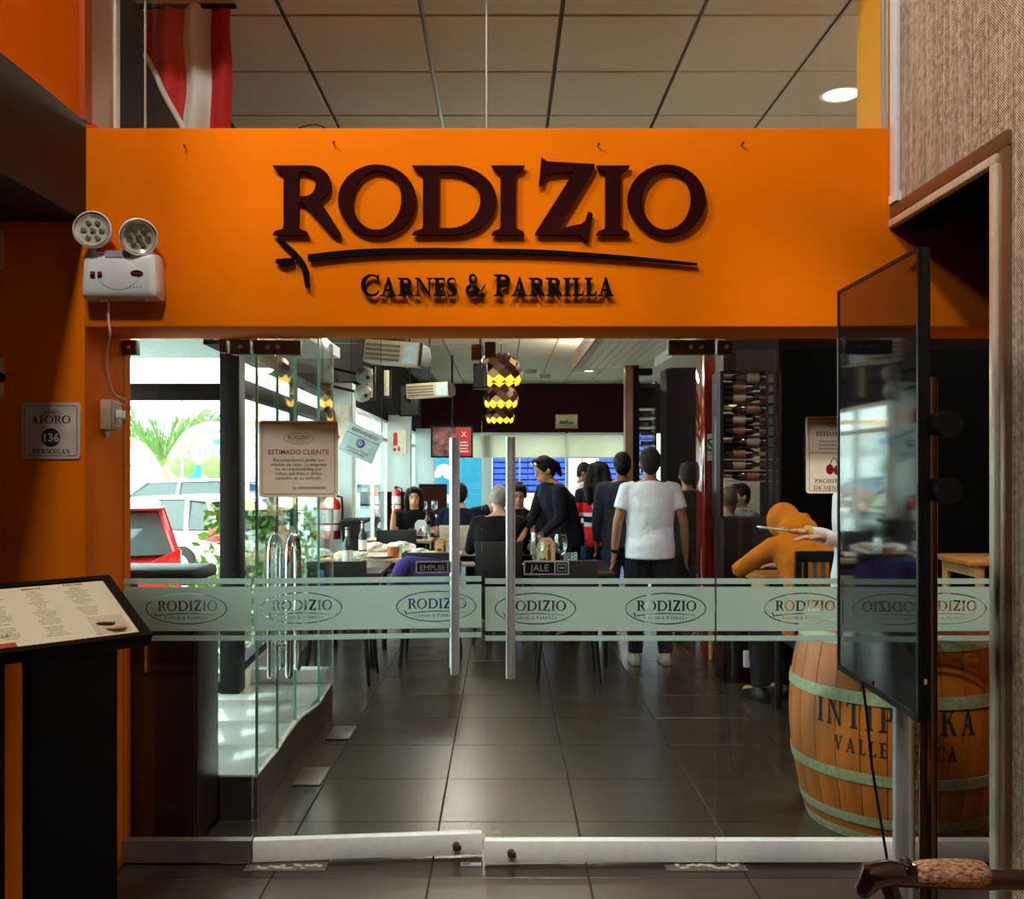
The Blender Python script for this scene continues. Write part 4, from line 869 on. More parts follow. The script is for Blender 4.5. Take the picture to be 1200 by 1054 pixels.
place(ch2, 1.0, 10.9, -PI/2, 'beige dining chair near the waiter in the white shirt')
for x, y, r, l in ((-.51, 11.25, PI, 'beige dining chair that the man in navy sits on'), (-1.06, 11.62, 0, 'beige dining chair that the woman in black sits on'), (.16, 10.34, 0, 'beige dining chair of the dark haired guest between the pull bars')): place(ch2, x, y-.06 if r else y+.06, r, l)
place(ch, -.04, 8.90, PI, 'black dining chair that the grey haired man sits on')
# black slat-back chair and the pale wooden table by the wine rack
sc_ = thing('slat_chair', 'black chair with vertical back slats that the guest in the mustard hoodie sits on', 'chair', (2.02, 5.93, 0)); M = T(2.02, 5.93, 0)
obj('seat', MB().box(-.23, .23, -.02, .42, .45, .49, M=M), BLACK, sc_, .01)
for sx in (-.23, .23):
    obj('back_post', MB().box(sx-.018, sx+.018, -.05, -.01, .0, 1.06, M=M), BLACK, sc_); obj('leg', MB().box(sx-.018, sx+.018, .38, .42, 0, .45, M=M), BLACK, sc_)
obj('top_rail', MB().box(-.24, .24, -.055, -.005, 1.0, 1.065, M=M), BLACK, sc_, .004); obj('lower_rail', MB().box(-.24, .24, -.05, -.01, .60, .64, M=M), BLACK, sc_)
for k in range(8): obj('slat', MB().box(-.185+.053*k-.013, -.185+.053*k+.013, -.042, -.02, .63, 1.01, M=M), mat('grey_slat', S(112, 100, 92), .5) if k in (1, 2, 4, 6, 7) else BLACK, sc_)
PALE = mat('pale_beech', S(222, 176, 112), .4, var=.15, vs=8, stretch=(1, 1, .2))
def wood_table(x0, x1, y0, y1, z, label):
    t = thing('wooden_table', label, 'table', ((x0+x1)/2, (y0+y1)/2, 0), 'pale wooden tables')
    obj('tabletop', MB().box(x0, x1, y0, y1, z-.03, z), mat('amber_top', S(176, 122, 64), .3, var=.2, vs=7, stretch=(.3, 2, 1)), t, .005)
    for x in (x0+.1, x1-.1):
        for y in (y0+.06, y1-.06): obj('leg', MB().cyl((x, y, 0), (x, y, z-.03), .022, .03, 10), PALE, t)
        obj('cross_rail', MB().box(x-.02, x+.02, y0+.06, y1-.06, z-.11, z-.05), PALE, t)
    return t
wood_table(1.70, 2.55, 6.62, 7.0, .83, 'pale wooden table that the guest in the mustard hoodie leans on')
wood_table(3.02, 3.62, 6.3, 6.9, .96, 'tall pale wooden table in front of the black partition by the brick wall')
wc = thing('wooden_chair', 'pale wooden chair with tall straight back post beside the red lacquered column', 'chair', (1.72, 7.75, 0))
obj('seat', MB().box(1.66, 2.04, 7.6, 7.95, .43, .46), PALE, wc, .006); obj('back_panel', MB().box(1.70, 1.755, 7.56, 7.6, .46, 1.10), mat('grey_beech', S(176, 160, 140), .5), wc, .004); obj('back_panel', MB().box(1.96, 2.01, 7.56, 7.6, .46, 1.10), PALE, wc, .004); obj('top_rail', MB().box(1.70, 2.01, 7.565, 7.595, 1.0, 1.08), PALE, wc)
for x in (1.69, 2.01):
    for y in (7.63, 7.92): obj('leg', MB().cyl((x, y, .43), (x, y, 0), .022, .016, 8), PALE, wc)
# ---- wine racks
def bottle_prof(s=1): return [(.001, 0), (.034*s, 0), (.037*s, .006), (.037*s, .185*s), (.032*s, .205*s), (.016*s, .235*s), (.0135*s, .30*s), (.016*s, .302*s), (.016*s, .318*s), (.001, .318*s)]
BGL = mat('bottle_glass_dark', S(18, 20, 16), .08, coat=.5); LAB = mat('bottle_label_cream', S(120, 108, 84), .6); CAPR = mat('capsule_red', S(120, 16, 20), .4); GREENB = mat('bottle_glass_green', S(46, 66, 30), .08)
def bottle_proto(label, bm_, lab, cap_, group):
    t = thing('wine_bottle', label, 'bottle', (0, 0, 0), group); obj('glass', MB().lathe(bottle_prof(), 14), bm_, t)
    obj('label', MB().lathe([(.0378, .06), (.0378, .15)], 14), lab, t); obj('capsule', MB().lathe([(.0165, .255), (.0145, .30), (.017, .32), (.001, .3205)], 12), cap_, t); return t
bp = bottle_proto('b', BGL, LAB, CAPR, 'bottles lying in the big wine rack'); bp2 = bottle_proto('b', BGL, mat('bottle_label_gold', S(100, 50, 36), .5), LAB, 'bottles lying in the big wine rack')
DW = mat('rack_wood', S(26, 11, 9), .5, spec=.1)
rk = thing('wine_rack', 'open wine rack of dark wood with bottles lying on shelves by the lacquered column', 'rack', (1.79, 7.3, 0))
xa, xb, zb, zt = 1.60, 2.0, 1.20, 2.27
obj('base_cabinet', MB().box(xa, xb, 7.06, 7.34, 0, zb), DW, rk, .004); obj('top_board', MB().box(xa, xb, 7.06, 7.34, zt, zt+.3), DW, rk)
for x, q in ((xa-.012, .012), (1.915, .006), (1.97, .010), (2.0+.012, .012)): obj('upright', MB().box(x-q, x+q, 7.045 if .012 > q else 7.06, 7.06 if .012 > q else 7.34, zb, zt), DW, rk)
nB = 0; zs = [1.47, 1.55, 1.63, 1.72, 1.80, 1.88, 1.96, 2.04, 2.12, 2.19]
for i, z in enumerate(zs): obj('shelf', MB().box(xa, xb, 7.08, 7.32, z-.008, z), DW if i > 2 else mat('steel_rod', S(150, 150, 150), .3, .8), rk)
for i, z in enumerate(zs):
    for yk in (0, 1):
        pr = bp if (i+yk) % 2 else bp2; nB += 1
        lb = f'wine bottle lying in the big rack, {["front row", "back row"][yk]}, shelf {["one", "two", "three", "four", "five", "six", "seven", "eight", "nine", "ten"][i]} counted from the bottom'
        o = pr if (pr is bp and i == 0 and yk == 1) or (pr is bp2 and i == 0 and yk == 0) else dup(pr, (0, 0, 0))
        o.location = (1.62 if i % 3 else 1.93, 7.13+.11*yk, z+.039); o.rotation_euler = (0, PI/2 if i % 3 else -PI/2, 0); o['label'] = lb
pos = tag(obj('poster', MB().box(1.66, 1.86, 7.335, 7.34, 1.52, 1.76), mat('poster_red_white', S(150, 40, 34), .5, vs=14, col2=S(200, 180, 170)), None), 'small red and white poster on the back of the wine rack', 'poster')
obj('blue_header', MB().box(1.66, 1.86, 7.333, 7.336, 1.68, 1.76), mat('poster_blue', S(46, 70, 160), .5), pos)
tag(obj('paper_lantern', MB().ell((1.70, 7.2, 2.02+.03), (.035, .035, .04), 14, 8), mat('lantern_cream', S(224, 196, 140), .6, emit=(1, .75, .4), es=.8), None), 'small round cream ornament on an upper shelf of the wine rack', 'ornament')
rk2 = thing('wine_rack', 'slim wine rack with bright glass shelves between the two black columns', 'rack', (1.95, 13.2, 0))
for x in (1.81, 2.04): obj('upright', MB().box(x-.012, x+.012, 13.0, 13.3, 0, 2.7), BLACK, rk2)
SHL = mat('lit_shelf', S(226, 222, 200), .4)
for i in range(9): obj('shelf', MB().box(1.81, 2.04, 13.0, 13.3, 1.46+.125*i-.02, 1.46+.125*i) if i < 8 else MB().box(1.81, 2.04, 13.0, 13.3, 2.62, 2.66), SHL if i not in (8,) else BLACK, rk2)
obj('back_panel', MB().box(1.81, 2.04, 13.28, 13.3, 2.30, 2.62), DW, rk2)
for i in range(7):
    o = dup(bp if i % 2 else bp2, (1.85, 13.12, 1.46+.125*i+.039), f'wine bottle lying in the slim rack behind the standing guests, {["lowest", "second", "third", "fourth", "fifth", "sixth", "topmost"][i]} of the column', 'bottles in the slim wine rack'); o.rotation_euler = (0, PI/2, 0); o.scale = (.7,)*3
tag(obj('evacuation_sign', MB().box(1.678, 1.732, 7.990, 7.9945, 1.62, 1.84), mat('sign_cream', S(206, 206, 180), .5), None), 'tall cream evacuation sign with a green S on the lacquered column', 'sign')
o = bpy.data.objects['evacuation_sign']; obj('emblem', shift(bf('S', .15, bold=.02), T(1.705, 7.989, 1.70)), mat('sign_green', S(30, 96, 60), .5), o, smooth=0); obj('text_line', shift(bf('ZONA SEGURA', .0085, bold=.02), T(1.705, 7.989, 1.665)), mat('sign_green', S(1, 1, 1)), o, smooth=0)
o = tag(obj('evacuation_sign', MB().box(3.50, 3.64, 9.262, 9.268, 1.62, 1.95), mat('sign_cream', S(1, 1, 1)), None), 'cream evacuation sign with green symbol high on the brick wall', 'sign')
obj('emblem', MB().prism([(3.57+a, 1.85+b) for a, b in arc(0, 0, .05, .07, 0, 360, 20)[:-1]], 9.258, 9.262), mat('sign_green', S(1, 1, 1)), o); obj('text_block', MB().box(3.52, 3.62, 9.259, 9.262, 1.65, 1.72), mat('sign_green', S(1, 1, 1)), o)
# ---- wall and ceiling fittings on the window side
def extinguisher(x, y, z, label, s=1.0):
    t = thing('fire_extinguisher', label, 'extinguisher', (x, y, z), 'fire extinguishers')
    M = T(x, y, z) @ Matrix.Scale(s, 4)
    obj('cylinder', MB().lathe([(.001, 0), (.07, 0), (.078, .015), (.078, .36), (.06, .41), (.025, .43), (.022, .45), (.001, .45)], 20, M=M), RED, t)
    obj('label', MB().lathe([(.0788, .09), (.0788, .15)], 20, M=M).lathe([(.0788, .17), (.0788, .31)], 20, M=M), mat('label_white', S(232, 226, 220), .6), t)
    obj('valve', MB().cyl((0, 0, .44), (0, 0, .49), .022, M=M), mat('valve_brass', S(160, 130, 70), .3, .8), t)
    obj('lever', MB().box(-.012, .012, -.09, .02, .49, .50, M=M @ Rx(.3)).box(-.012, .012, -.09, .02, .465, .473, M=M), BLACK, t)
    obj('hose', MB().tube([(.02, 0, .46), (.09, 0, .44), (.10, -.01, .3), (.095, -.01, .1)], .012, 8, M=M), BLACK, t)
    obj('wall_hook', MB().box(-.02, .02, .07, .10, .30, .40, M=M), BLACKM, t)
    return t
extinguisher(-1.80, 10.27, .80, 'red fire extinguisher on the pier next to the black cabinet'); extinguisher(-1.86, 16.86, .72, 'red fire extinguisher on the maroon panel behind the woman in black')
tag(obj('wall_panel', MB().box(-2.1, -1.62, 16.96, 16.995, .3, 1.10), WALLDARK, None), 'maroon wainscot panel on the middle white pier', 'panel'); tag(obj('wall_panel', MB().box(-1.95, -1.3, 22.36, 22.395, .3, 1.12), WALLDARK, None), 'maroon wainscot panel on the far white pier near the cyan window', 'panel')
def fire_sign(x, y, z, w_, h_, label):
    t = thing('fire_sign', label, 'sign', (x, y, z), 'fire extinguisher signs')
    obj('plate', MB().box(x-w_/2, x+w_/2, y, y+.004, z-h_/2, z+h_/2), mat('fire_sign_cream', S(226, 214, 190), .5), t)
    R_ = mat('fire_sign_red', S(206, 30, 34), .5); m = MB().prism([(x-.06+a, z+.06+b) for a, b in ((-.035, -.12), (.035, -.12), (.035, .08), (.015, .11), (-.015, .11), (-.035, .08))], y-.002, y); obj('emblem', m, R_, t)
    obj('arrow', MB().prism([(x+a, z-h_/2+.09+b) for a, b in ((-.012, .05), (.012, .05), (.012, 0), (.035, 0), (0, -.05), (-.035, 0), (-.012, 0))], y-.002, y), R_, t); obj('caption', MB().box(x-w_/2+.03, x-.05, y-.001, y, z-h_/2+.05, z-h_/2+.11), R_, t)
fire_sign(-1.775, 10.385, 2.01, .25, .42, 'cream fire extinguisher sign on the nearer white pier'); fire_sign(-1.83, 16.985, 1.97, .26, .42, 'cream fire extinguisher sign on the farther white pier')
bs = thing('podium', 'slim black podium cabinet standing against the nearer white pier', 'cabinet', (-1.56, 10.2, 0))
obj('body', MB().loft([[(-1.60, 9.95, .02), (-1.44, 9.95, .02), (-1.44, 10.35, .02), (-1.60, 10.35, .02)], [(-1.66, 9.95, .98), (-1.48, 9.95, .98), (-1.48, 10.35, .98), (-1.66, 10.35, .98)]]), BLACK, bs); obj('top', MB().box(-1.67, -1.42, 9.93, 10.36, .98, 1.02), BLACK, bs, .004); obj('plinth', MB().box(-1.59, -1.45, 9.97, 10.33, 0, .03), BLACKM, bs)
# hanging card sign, tilted
hs = thing('hanging_sign', 'pale blue-grey hanging sign reading BIENVENIDO above a card club emblem, tilted', 'sign', P(423, 519, 9.2)); c = P(423, 519, 9.2)
M = T(c) @ Rz(math.radians(12)) @ Ry(math.radians(24)); k = 9.2/F
obj('board', MB().box(-21.5*k, 21.5*k, 0, .03, -18*k, 18*k, M=M), mat('hanging_sign_blue_grey', S(176, 200, 204), .5), hs, .004)
obj('heading', shift(bf('BIENVENIDO', 5.6*k, bold=.02), M @ T(0, -.001, 9.5*k)), TXT, hs, smooth=0); obj('rule', MB().box(-20*k, 20*k, -.001, 0, 5.5*k, 6.1*k, M=M), TXT, hs)
NB = mat('emblem_navy', S(34, 52, 120), .5)
obj('emblem', shift(fill([(arc(0, -1.2*k, 5.2*k, 5.2*k, 0, 360, 24)[:-1], [arc(-1.1*k, -1.2*k, 3.2*k, 3.4*k, 0, 360, 20)[:-1]]), (arc(-1.4*k, -1.2*k, 2.2*k, 2.5*k, 0, 360, 16)[:-1], [arc(-1.6*k, -1.2*k, 1.0*k, 1.7*k, 0, 360, 12)[:-1]])], .001), M @ T(0, -.001, 0)), NB, hs)
obj('lettering', shift(bf('Diners Club', 5.4*k), M @ T(0, -.001, -11.6*k)), TXT, hs, smooth=0); obj('caption', shift(bf('INTERNATIONAL', 2.6*k, bold=.02), M @ T(0, -.001, -14.6*k)), TXT, hs, smooth=0)
for sx in (-19, 19): obj('cord', MB().cyl(M @ Vector((sx*k, .01, 18*k)), (M @ Vector((sx*k, .01, 18*k)))+Vector((-.02, 0, 1.55+(.1 if sx > 0 else -.02))), .003, seg=6), BLACK, hs)
# two air-curtain units on the dark bulkhead and the little spot heads
def unit(px, py, Y, wpx, hpx, label, tilt):
    c = P(px, py, Y); k = Y/F; W_, H_ = wpx*k, hpx*k
    t = thing('air_unit', label, 'air conditioner', c, 'ceiling air units'); M = T(c) @ Ry(tilt) @ Rz(math.radians(-10))
    pr = [(-.25, .5), (.28, .5), (.5, .1), (.42, -.35), (.15, -.5), (-.25, -.5)]
    secs = [[(x, d*.55, z*H_) for d, z in pr] for x in (-W_/2, W_/2)]
    obj('casing', MB().loft(secs, M=M), mat('air_unit_beige', S(196, 182, 156), .35), t, .012)
    obj('end_cap', MB().loft([[(W_/2+q*.03, d*.55*(1-.1*q), z*H_*(1-.1*q)) for d, z in pr] for q in (0, 1)], M=M), BLACK, t)
    obj('reflection_front', MB().box(W_*.22, W_*.47, -.142, -.132, -H_*.42, H_*.42, M=M), mat('air_unit_reflection', S(190, 214, 226), .08), t)  # blue reflection put into the colour of this panel
    for q in range(4): obj('louvre', MB().box(-W_*.46, W_*.16, -.150, -.136, -H_*(.38-.2*q), -H_*(.28-.2*q), M=M), mat('air_unit_grille', S(120, 108, 92), .4), t)
    obj('hanger', MB().cyl(c+Vector((0, .1, H_*.4)), (c.x, c.y+.1, 3.56), .014), BLACKM, t)
unit(463, 415, 9.5, 66, 27, 'beige air unit with bright blue reflection hung above the pier, the nearer one', .10); unit(503, 458, 14, 50, 17, 'beige air unit hung lower over the far tables, the farther one', -.05)
def spot_head(px, py, Y, label, pale):
    c = P(px, py, Y); t = thing('spot_head', label, 'lamp', c, 'small spot heads on the bulkhead'); M = T(c) @ Rz(.5) @ Rx(.3)
    obj('shell', MB().lathe([(.02, .10), (.07, .07), (.095, 0), (.085, -.005)], 20, M=M @ Rx(PI/2)), mat('spot_grey', S(150, 150, 146), .4), t); obj('lens', MB().lathe([(.001, .006), (.085, .0)], 20, M=M @ Rx(PI/2)), mat('spot_lens_pale', S(224, 226, 186), .3) if pale else mat('spot_lens_dark', S(120, 122, 122), .2), t)
    obj('bracket', MB().cyl(c+Vector((0, .08, 0)), (-1.92, c.y+.15, c.z+.12), .014), BLACKM, t)
spot_head(427, 440, 9.9, 'grey emergency spot head over the window, the upper of two', False); spot_head(425, 461, 9.9, 'emergency spot head with pale lens over the window, the lower of two', True)
# arrow sign, photo frame boxes on the bulkhead
def flat(name, label, cat, px0, px1, py0, py1, Y, m, th=.03, frame=None):
    a, b = P(px0, py1, Y), P(px1, py0, Y); t = thing(name, label, cat, ((a.x+b.x)/2, Y, (a.z+b.z)/2))
    obj('panel', MB().box(a.x, b.x, Y, Y+th, a.z, b.z), m, t, .003)
    if frame: f = .045*(b.z-a.z)+.01; obj('frame', MB().prism([(a.x-f, a.z-f), (b.x+f, a.z-f), (b.x+f, b.z+f), (a.x-f, b.z+f)], Y+.004, Y+th+.006), frame, t)
    return t, a, b
t, a, b = flat('arrow_sign', 'dark framed exit arrow sign hanging in front of the bulkhead', 'sign', 470, 490, 453, 486, 15, mat('arrow_sign_grey', S(66, 66, 60), .5), .02, BLACKM)
cx, cz = (a.x+b.x)/2, (a.z+b.z)/2+.05; obj('arrow', MB().prism([(cx+u, cz+v) for u, v in ((-.10, 0), (.02, .12), (.02, .05), (.10, .05), (.10, -.05), (.02, -.05), (.02, -.12))], 14.99, 15.0), BLACK, t); obj('hanger', MB().cyl((cx, 15.01, b.z), (cx, 15.01, 3.56), .012), BLACK, t)
for px, py0, py1, Y, l in ((434, 432, 466, 11.2, 'pale wall light box on the bulkhead above the first window bay'), (453, 434, 464, 13, 'narrow pale wall light box further along the bulkhead')):
    t, a, b = flat('wall_box', l, 'wall light', px-3, px+3, py0, py1, Y, mat('wall_box_pale', S(206, 196, 170), .5), .05, BLACKM); obj('arm', MB().box(-2.0, a.x+.05, Y+.01, Y+.04, (a.z+b.z)/2-.02, (a.z+b.z)/2+.02), BLACKM, t)
# far screen with the meat menu
t, a, b = flat('wall_screen', 'wall screen showing raw steaks and a red menu strip over the cyan window', 'screen', 507, 552, 501, 534.5, 17.5, mat('steak_picture', S(74, 30, 34), .4, vs=9, col2=S(196, 120, 116), emit=None), .05, BLACK)
mm = mat('screen_steak', S(74, 30, 34), .4, vs=9, col2=S(196, 120, 116)); 
obj('red_strip', MB().box(b.x-.26, b.x-.005, 17.49, 17.5, a.z+.005, b.z-.005), mat('screen_red', S(176, 20, 34), .4, emit=S(176, 20, 34), es=.5), t)
obj('logo', shift(bf('X', .14), T(b.x-.13, 17.488, b.z-.17)), PLASTIC, t, smooth=0)
for r in range(4): obj('text_line', MB().box(b.x-.22, b.x-.05-.02*(r % 2), 17.486, 17.49, a.z+.07+.055*r, a.z+.09+.055*r), PLASTIC, t)
obj('arm', MB().cyl(((a.x+b.x)/2, 17.55, b.z), ((a.x+b.x)/2, 17.6, 3.56), .02), BLACK, t)
t, a, b = flat('framed_picture', 'small framed landscape painting on the dark maroon wall above the blinds', 'picture', 652, 676, 487, 501, 23.86, mat('landscape_sky', S(206, 200, 160), .6, var=.05), .02, mat('gold_frame', S(176, 134, 76), .4, .4))
obj('trees', MB().prism([(a.x+.06, a.z+.08), (b.x-.06, a.z+.08), (b.x-.10, a.z+.14), (b.x-.2, a.z+.13), (b.x-.26, a.z+.19), (a.x+.2, a.z+.15), (a.x+.1, a.z+.17)], 23.852, 23.86), mat('landscape_trees', S(86, 104, 70), .7), t); obj('meadow', MB().box(a.x, b.x, 23.854, 23.86, a.z, a.z+.08), mat('landscape_meadow', S(160, 156, 100), .7), t)
# black loudspeaker hung in the aisle, smoke detectors
t = thing('loudspeaker', 'black loudspeaker hanging from the ceiling beside the shingled lamps', 'loudspeaker', P(563, 441, 10.5)); c = P(563, 441, 10.5)
obj('cabinet', MB().box(c.x-.075, c.x+.075, 10.4, 10.6, c.z-.14, c.z+.13), BLACK, t, .01); obj('grille', MB().box(c.x-.065, c.x+.065, 10.39, 10.4, c.z-.12, c.z+.10), BLACKM, t); obj('bracket', MB().cyl((c.x, 10.5, c.z+.13), (c.x, 10.5, 3.56), .012), BLACK, t)
for px, py, Y, l in ((622, 434, 20.3, 'small grey smoke detector on the far ceiling by the shingled lamps'), (639, 440, 21.5, 'small grey smoke detector on the far ceiling between lamps and downlight')):
    tag(obj('smoke_detector', MB().lathe([(.001, -.09), (.10, -.08), (.13, -.03), (.13, 0)], 16, (XZ(px, Y), Y, 3.555)), mat('detector_grey', S(150, 140, 124), .5), None), l, 'smoke detector')
# ---- shingled pendant lamps
def pendant(px, py, Y, wpx, label):
    k = Y/F; R_ = wpx*k/2; c = P(px, py, Y); t = thing('pendant_lamp', label, 'lamp', c, 'shingled pendant lamps over the aisle')
    SH = [mat('shingle_bronze', S(120, 84, 44), .3, .5), mat('shingle_dark', S(58, 26, 14), .35, .4), mat('shingle_gold', S(170, 134, 84), .3, .5)]
    LIT = mat('shingle_lit', S(255, 206, 60), .5, emit=S(255, 196, 50), es=1.6)
    rows = [(.62, .62), (.82, .34), (.95, .08), (.97, -.18), (.90, -.42)]; n = 12
    for i, (rr, z) in enumerate(rows):
        w_ = PI*rr*R_/n*1.12; h = R_*.22
        for q in range(n):
            a = 2*PI*(q+(.5 if i % 2 else 0))/n
            M = T(c+Vector((math.cos(a)*rr*R_, math.sin(a)*rr*R_, z*R_))) @ Rz(a) @ Ry({0: -.9, 1: -.5, 2: -.1, 3: .15, 4: .4}[i])
            o = obj('shingle', MB().add([(x_, y_*w_, z_*h) for x_ in (0, .006) for y_, z_ in ((0, -1), (1, 0), (0, 1), (-1, 0))], [(0, 1, 2, 3), (7, 6, 5, 4), (0, 4, 5, 1), (1, 5, 6, 2), (2, 6, 7, 3), (3, 7, 4, 0)], M), LIT if i == 4 else SH[(i+q) % 3 if i % 2 else (i+1) % 2], t, smooth=0)
    obj('core', MB().lathe([(.5*R_, .66*R_), (.86*R_, .2*R_), (.90*R_, -.2*R_), (.8*R_, -.45*R_)], 24, c), mat('lamp_core', S(96, 58, 28), .6), t)
    obj('cable', MB().cyl(c+Vector((0, 0, .6*R_)), (c.x, c.y, 3.56), .008, seg=6), BLACK, t); obj('cap', MB().cyl(c+Vector((0, 0, .6*R_)), c+Vector((0, 0, .72*R_)), .5*R_, .2*R_, 20), BLACK, t)
    l = bpy.data.lights.new('pendant_bulb', 'POINT'); l.energy = 6; l.color = (1, .7, .3); l.shadow_soft_size = .05; o = bpy.data.objects.new('pendant_bulb', l); C.objects.link(o); o.location = c+Vector((0, 0, -.3*R_))
pendant(585, 435, 11.8, 54, 'large brown shingled pendant lamp with glowing lower edge, the nearest and highest'); pendant(587, 465, 16.0, 41, 'brown shingled pendant lamp with glowing lower edge, the middle one'); pendant(586, 485.5, 19.4, 34, 'brown shingled pendant lamp with glowing lower edge, the lowest and smallest')
# ---- flag hung inside, standing in for a reflection in the upper glass
fg = []
for j in range(25):
    ys = []
    for i in range(41):
        u = i/40; x = -1.53+.37*u; v = j/24; zb = 3.34-.42*min(1, u/.62) if u < .62 else 2.92
        ys.append((x+.006*math.sin(9*v+u*4), 4.14+.02*math.sin(u*19)+.012*math.sin(v*7+u*9), 3.55+(zb-3.55)*v))
    fg.append(ys)
def flagpart(name, u0, u1, m, par):
    vs, fs = [], []; n = u1-u0+1
    for j in range(25): vs += [fg[j][i] for i in range(u0, u1+1)]
    for j in range(24):
        for i in range(n-1): fs.append((j*n+i, j*n+i+1, (j+1)*n+i+1, (j+1)*n+i))
    return obj(name, MB().add(vs, fs), m, par, smooth=80)
FRD = mat('flag_red', S(196, 36, 38), .8, var=.08, vs=10); FWH = mat('flag_white', S(224, 222, 222), .8, var=.04)
ft = thing('flag', 'red and white striped flag standing in for a reflection in the upper window', 'flag', (-1.35, 4.14, 3.5))
flagpart('red_stripe', 0, 18, FRD, ft); flagpart('white_stripe', 18, 30, FWH, ft); flagpart('red_stripe', 30, 40, FRD, ft)
obj('hem', MB().tube([(x, y-.004, z) for x, y, z in fg[24][:26]], .012, 8), FWH, ft); obj('rod', MB().cyl((-1.55, 4.14, 3.55), (-1.14, 4.14, 3.55), .012), BLACKM, ft)
tag(obj('loose_wire', MB().tube([(P(350, 150, 3.66)), P(360, 147, 3.66), P(372, 146, 3.67), P(381, 150, 3.66)], .003, 6), BLACK), 'short loose black wire lying on top of the orange fascia', 'wire')
# ================================================================== TABLEWARE
def proto(name, label, cat, group): return thing(name, label, cat, (0, 0, 0), group)
gp = proto('wine_glass', 'g', 'glass', 'wine glasses on the tables'); obj('bowl', MB().lathe([(.004, .10), (.03, .115), (.041, .15), (.040, .19), (.032, .225), (.030, .225), (.038, .19), (.039, .15), (.028, .118), (.001, .105)], 18), GLASS2, gp); obj('stem', MB().lathe([(.034, 0), (.034, .003), (.006, .008), (.004, .05), (.005, .10), (.001, .101)], 16), GLASS2, gp)
wp = proto('tumbler', 'g', 'glass', 'water tumblers on the tables'); obj('glass', MB().lathe([(.001, 0), (.030, 0), (.036, .11), (.034, .11), (.028, .008), (.001, .008)], 18), GLASS2, wp); obj('water', MB().lathe([(.001, .009), (.027, .009), (.031, .07), (.001, .07)], 16), GLASS2, wp)
pp = proto('dinner_plate', 'p', 'plate', 'white plates on the tables'); obj('plate', MB().lathe([(.001, 0), (.07, 0), (.08, .006), (.13, .02), (.132, .024), (.08, .012), (.001, .008)], 26), mat('porcelain', S(236, 236, 230), .2, var=.02), pp)
np_ = proto('napkin', 'n', 'napkin', 'crumpled napkins on the tables')
m = MB(); rnd = random.Random(5)
for i in range(5): m.ell((rnd.uniform(-.05, .05), rnd.uniform(-.03, .03), .02+.012*i*.6), (.06-.006*i, .045, .018), 9, 5, R=Matrix.Rotation(rnd.uniform(-.5, .5), 3, 'X'))
obj('cloth', m, mat('napkin_white', S(232, 226, 222), .9), np_)
used = set()
TB = [o for o in bpy.data.objects if o.name.startswith('dining_table')]; RECT = []
for o in TB:
    m_ = [c for c in o.children if c.name.startswith('tabletop')][0]; xs_ = [v.co.x for v in m_.data.vertices]; ys_ = [v.co.y for v in m_.data.vertices]; RECT.append((min(xs_), max(xs_), min(ys_), max(ys_)))
def snap(px, Y, mg=.07):
    best = None
    for x0, x1, y0, y1 in RECT:
        q = min(max(Y, y0+mg), y1-mg); x = XZ(px, q); xx_ = min(max(x, x0+mg), x1-mg); d = abs(q-Y)+3*abs(xx_-x)
        if best is None or d < best[0]: best = (d, xx_, q)
    return best[1:]
def put_t(pr, px, py, label, z=.75, s=1.0, rz=0):
    Y = (EYE-z)*F/(py-CY); a_, b_ = snap(px, Y); loc = (a_, b_, z)
    if pr.name not in used: used.add(pr.name); o = pr; o.location = loc; o['label'] = label
    else: o = dup(pr, loc, label)
    o.rotation_euler = (0, 0, rz); o.scale = (s,)*3; return o
put_t(gp, 621, 669, 'wine glass left of the wooden table tent on the bare cornered dark table', s=1.35); put_t(gp, 657, 670, 'tall glass with straw right of the wooden table tent on the bare cornered dark table', s=1.3)
put_t(gp, 499, 643, 'wine glass behind the octagonal white table tent', s=1.1); put_t(gp, 548, 642, 'wine glass by the elbow of the man in navy', s=1.1); put_t(gp, 497, 603, 'wine glass on the far table left of the navy man', s=1.2); put_t(gp, 509, 604, 'wine glass on the far table close to the cyan window', s=1.2); put_t(gp, 618, 652, 'wine glass in front of the smiling woman', s=1.2)
put_t(wp, 613, 671, 'water tumbler at the front edge of the bare cornered dark table, beside the wine glass', s=1.3); put_t(wp, 667, 672, 'water tumbler at the front of the bare cornered dark table, right of the straw glass', s=1.3); put_t(wp, 671, 667, 'water tumbler set behind the other by the bare table corner', s=1.2)
put_t(wp, 415, 668, 'water tumbler beside the white labelled bottle on the dark porch table', s=1.3); put_t(wp, 484, 634, 'water tumbler left of the octagonal white table tent', s=1.2); put_t(wp, 545, 655, 'water tumbler beside the pull bar in front of the black sweater', s=1.2); put_t(wp, 399, 672, 'water tumbler left of the white labelled bottle on the dark porch table', s=1.2); put_t(wp, 470, 652, 'water tumbler right of the terracotta bowl', s=1.0)
put_t(pp, 444, 654, 'white plate left of the terracotta bowl on the crowded table'); put_t(pp, 492, 652, 'white plate holding a napkin right of the terracotta bowl'); put_t(pp, 466, 622, 'white plate in front of the woman in black', s=1.2); put_t(pp, 602, 664, 'white plate between the pull bars and the wooden tent', s=.9); put_t(pp, 470, 633, 'white plate at the edge of the middle table', s=1.0); put_t(pp, 520, 606, 'white plate beside the navy man')
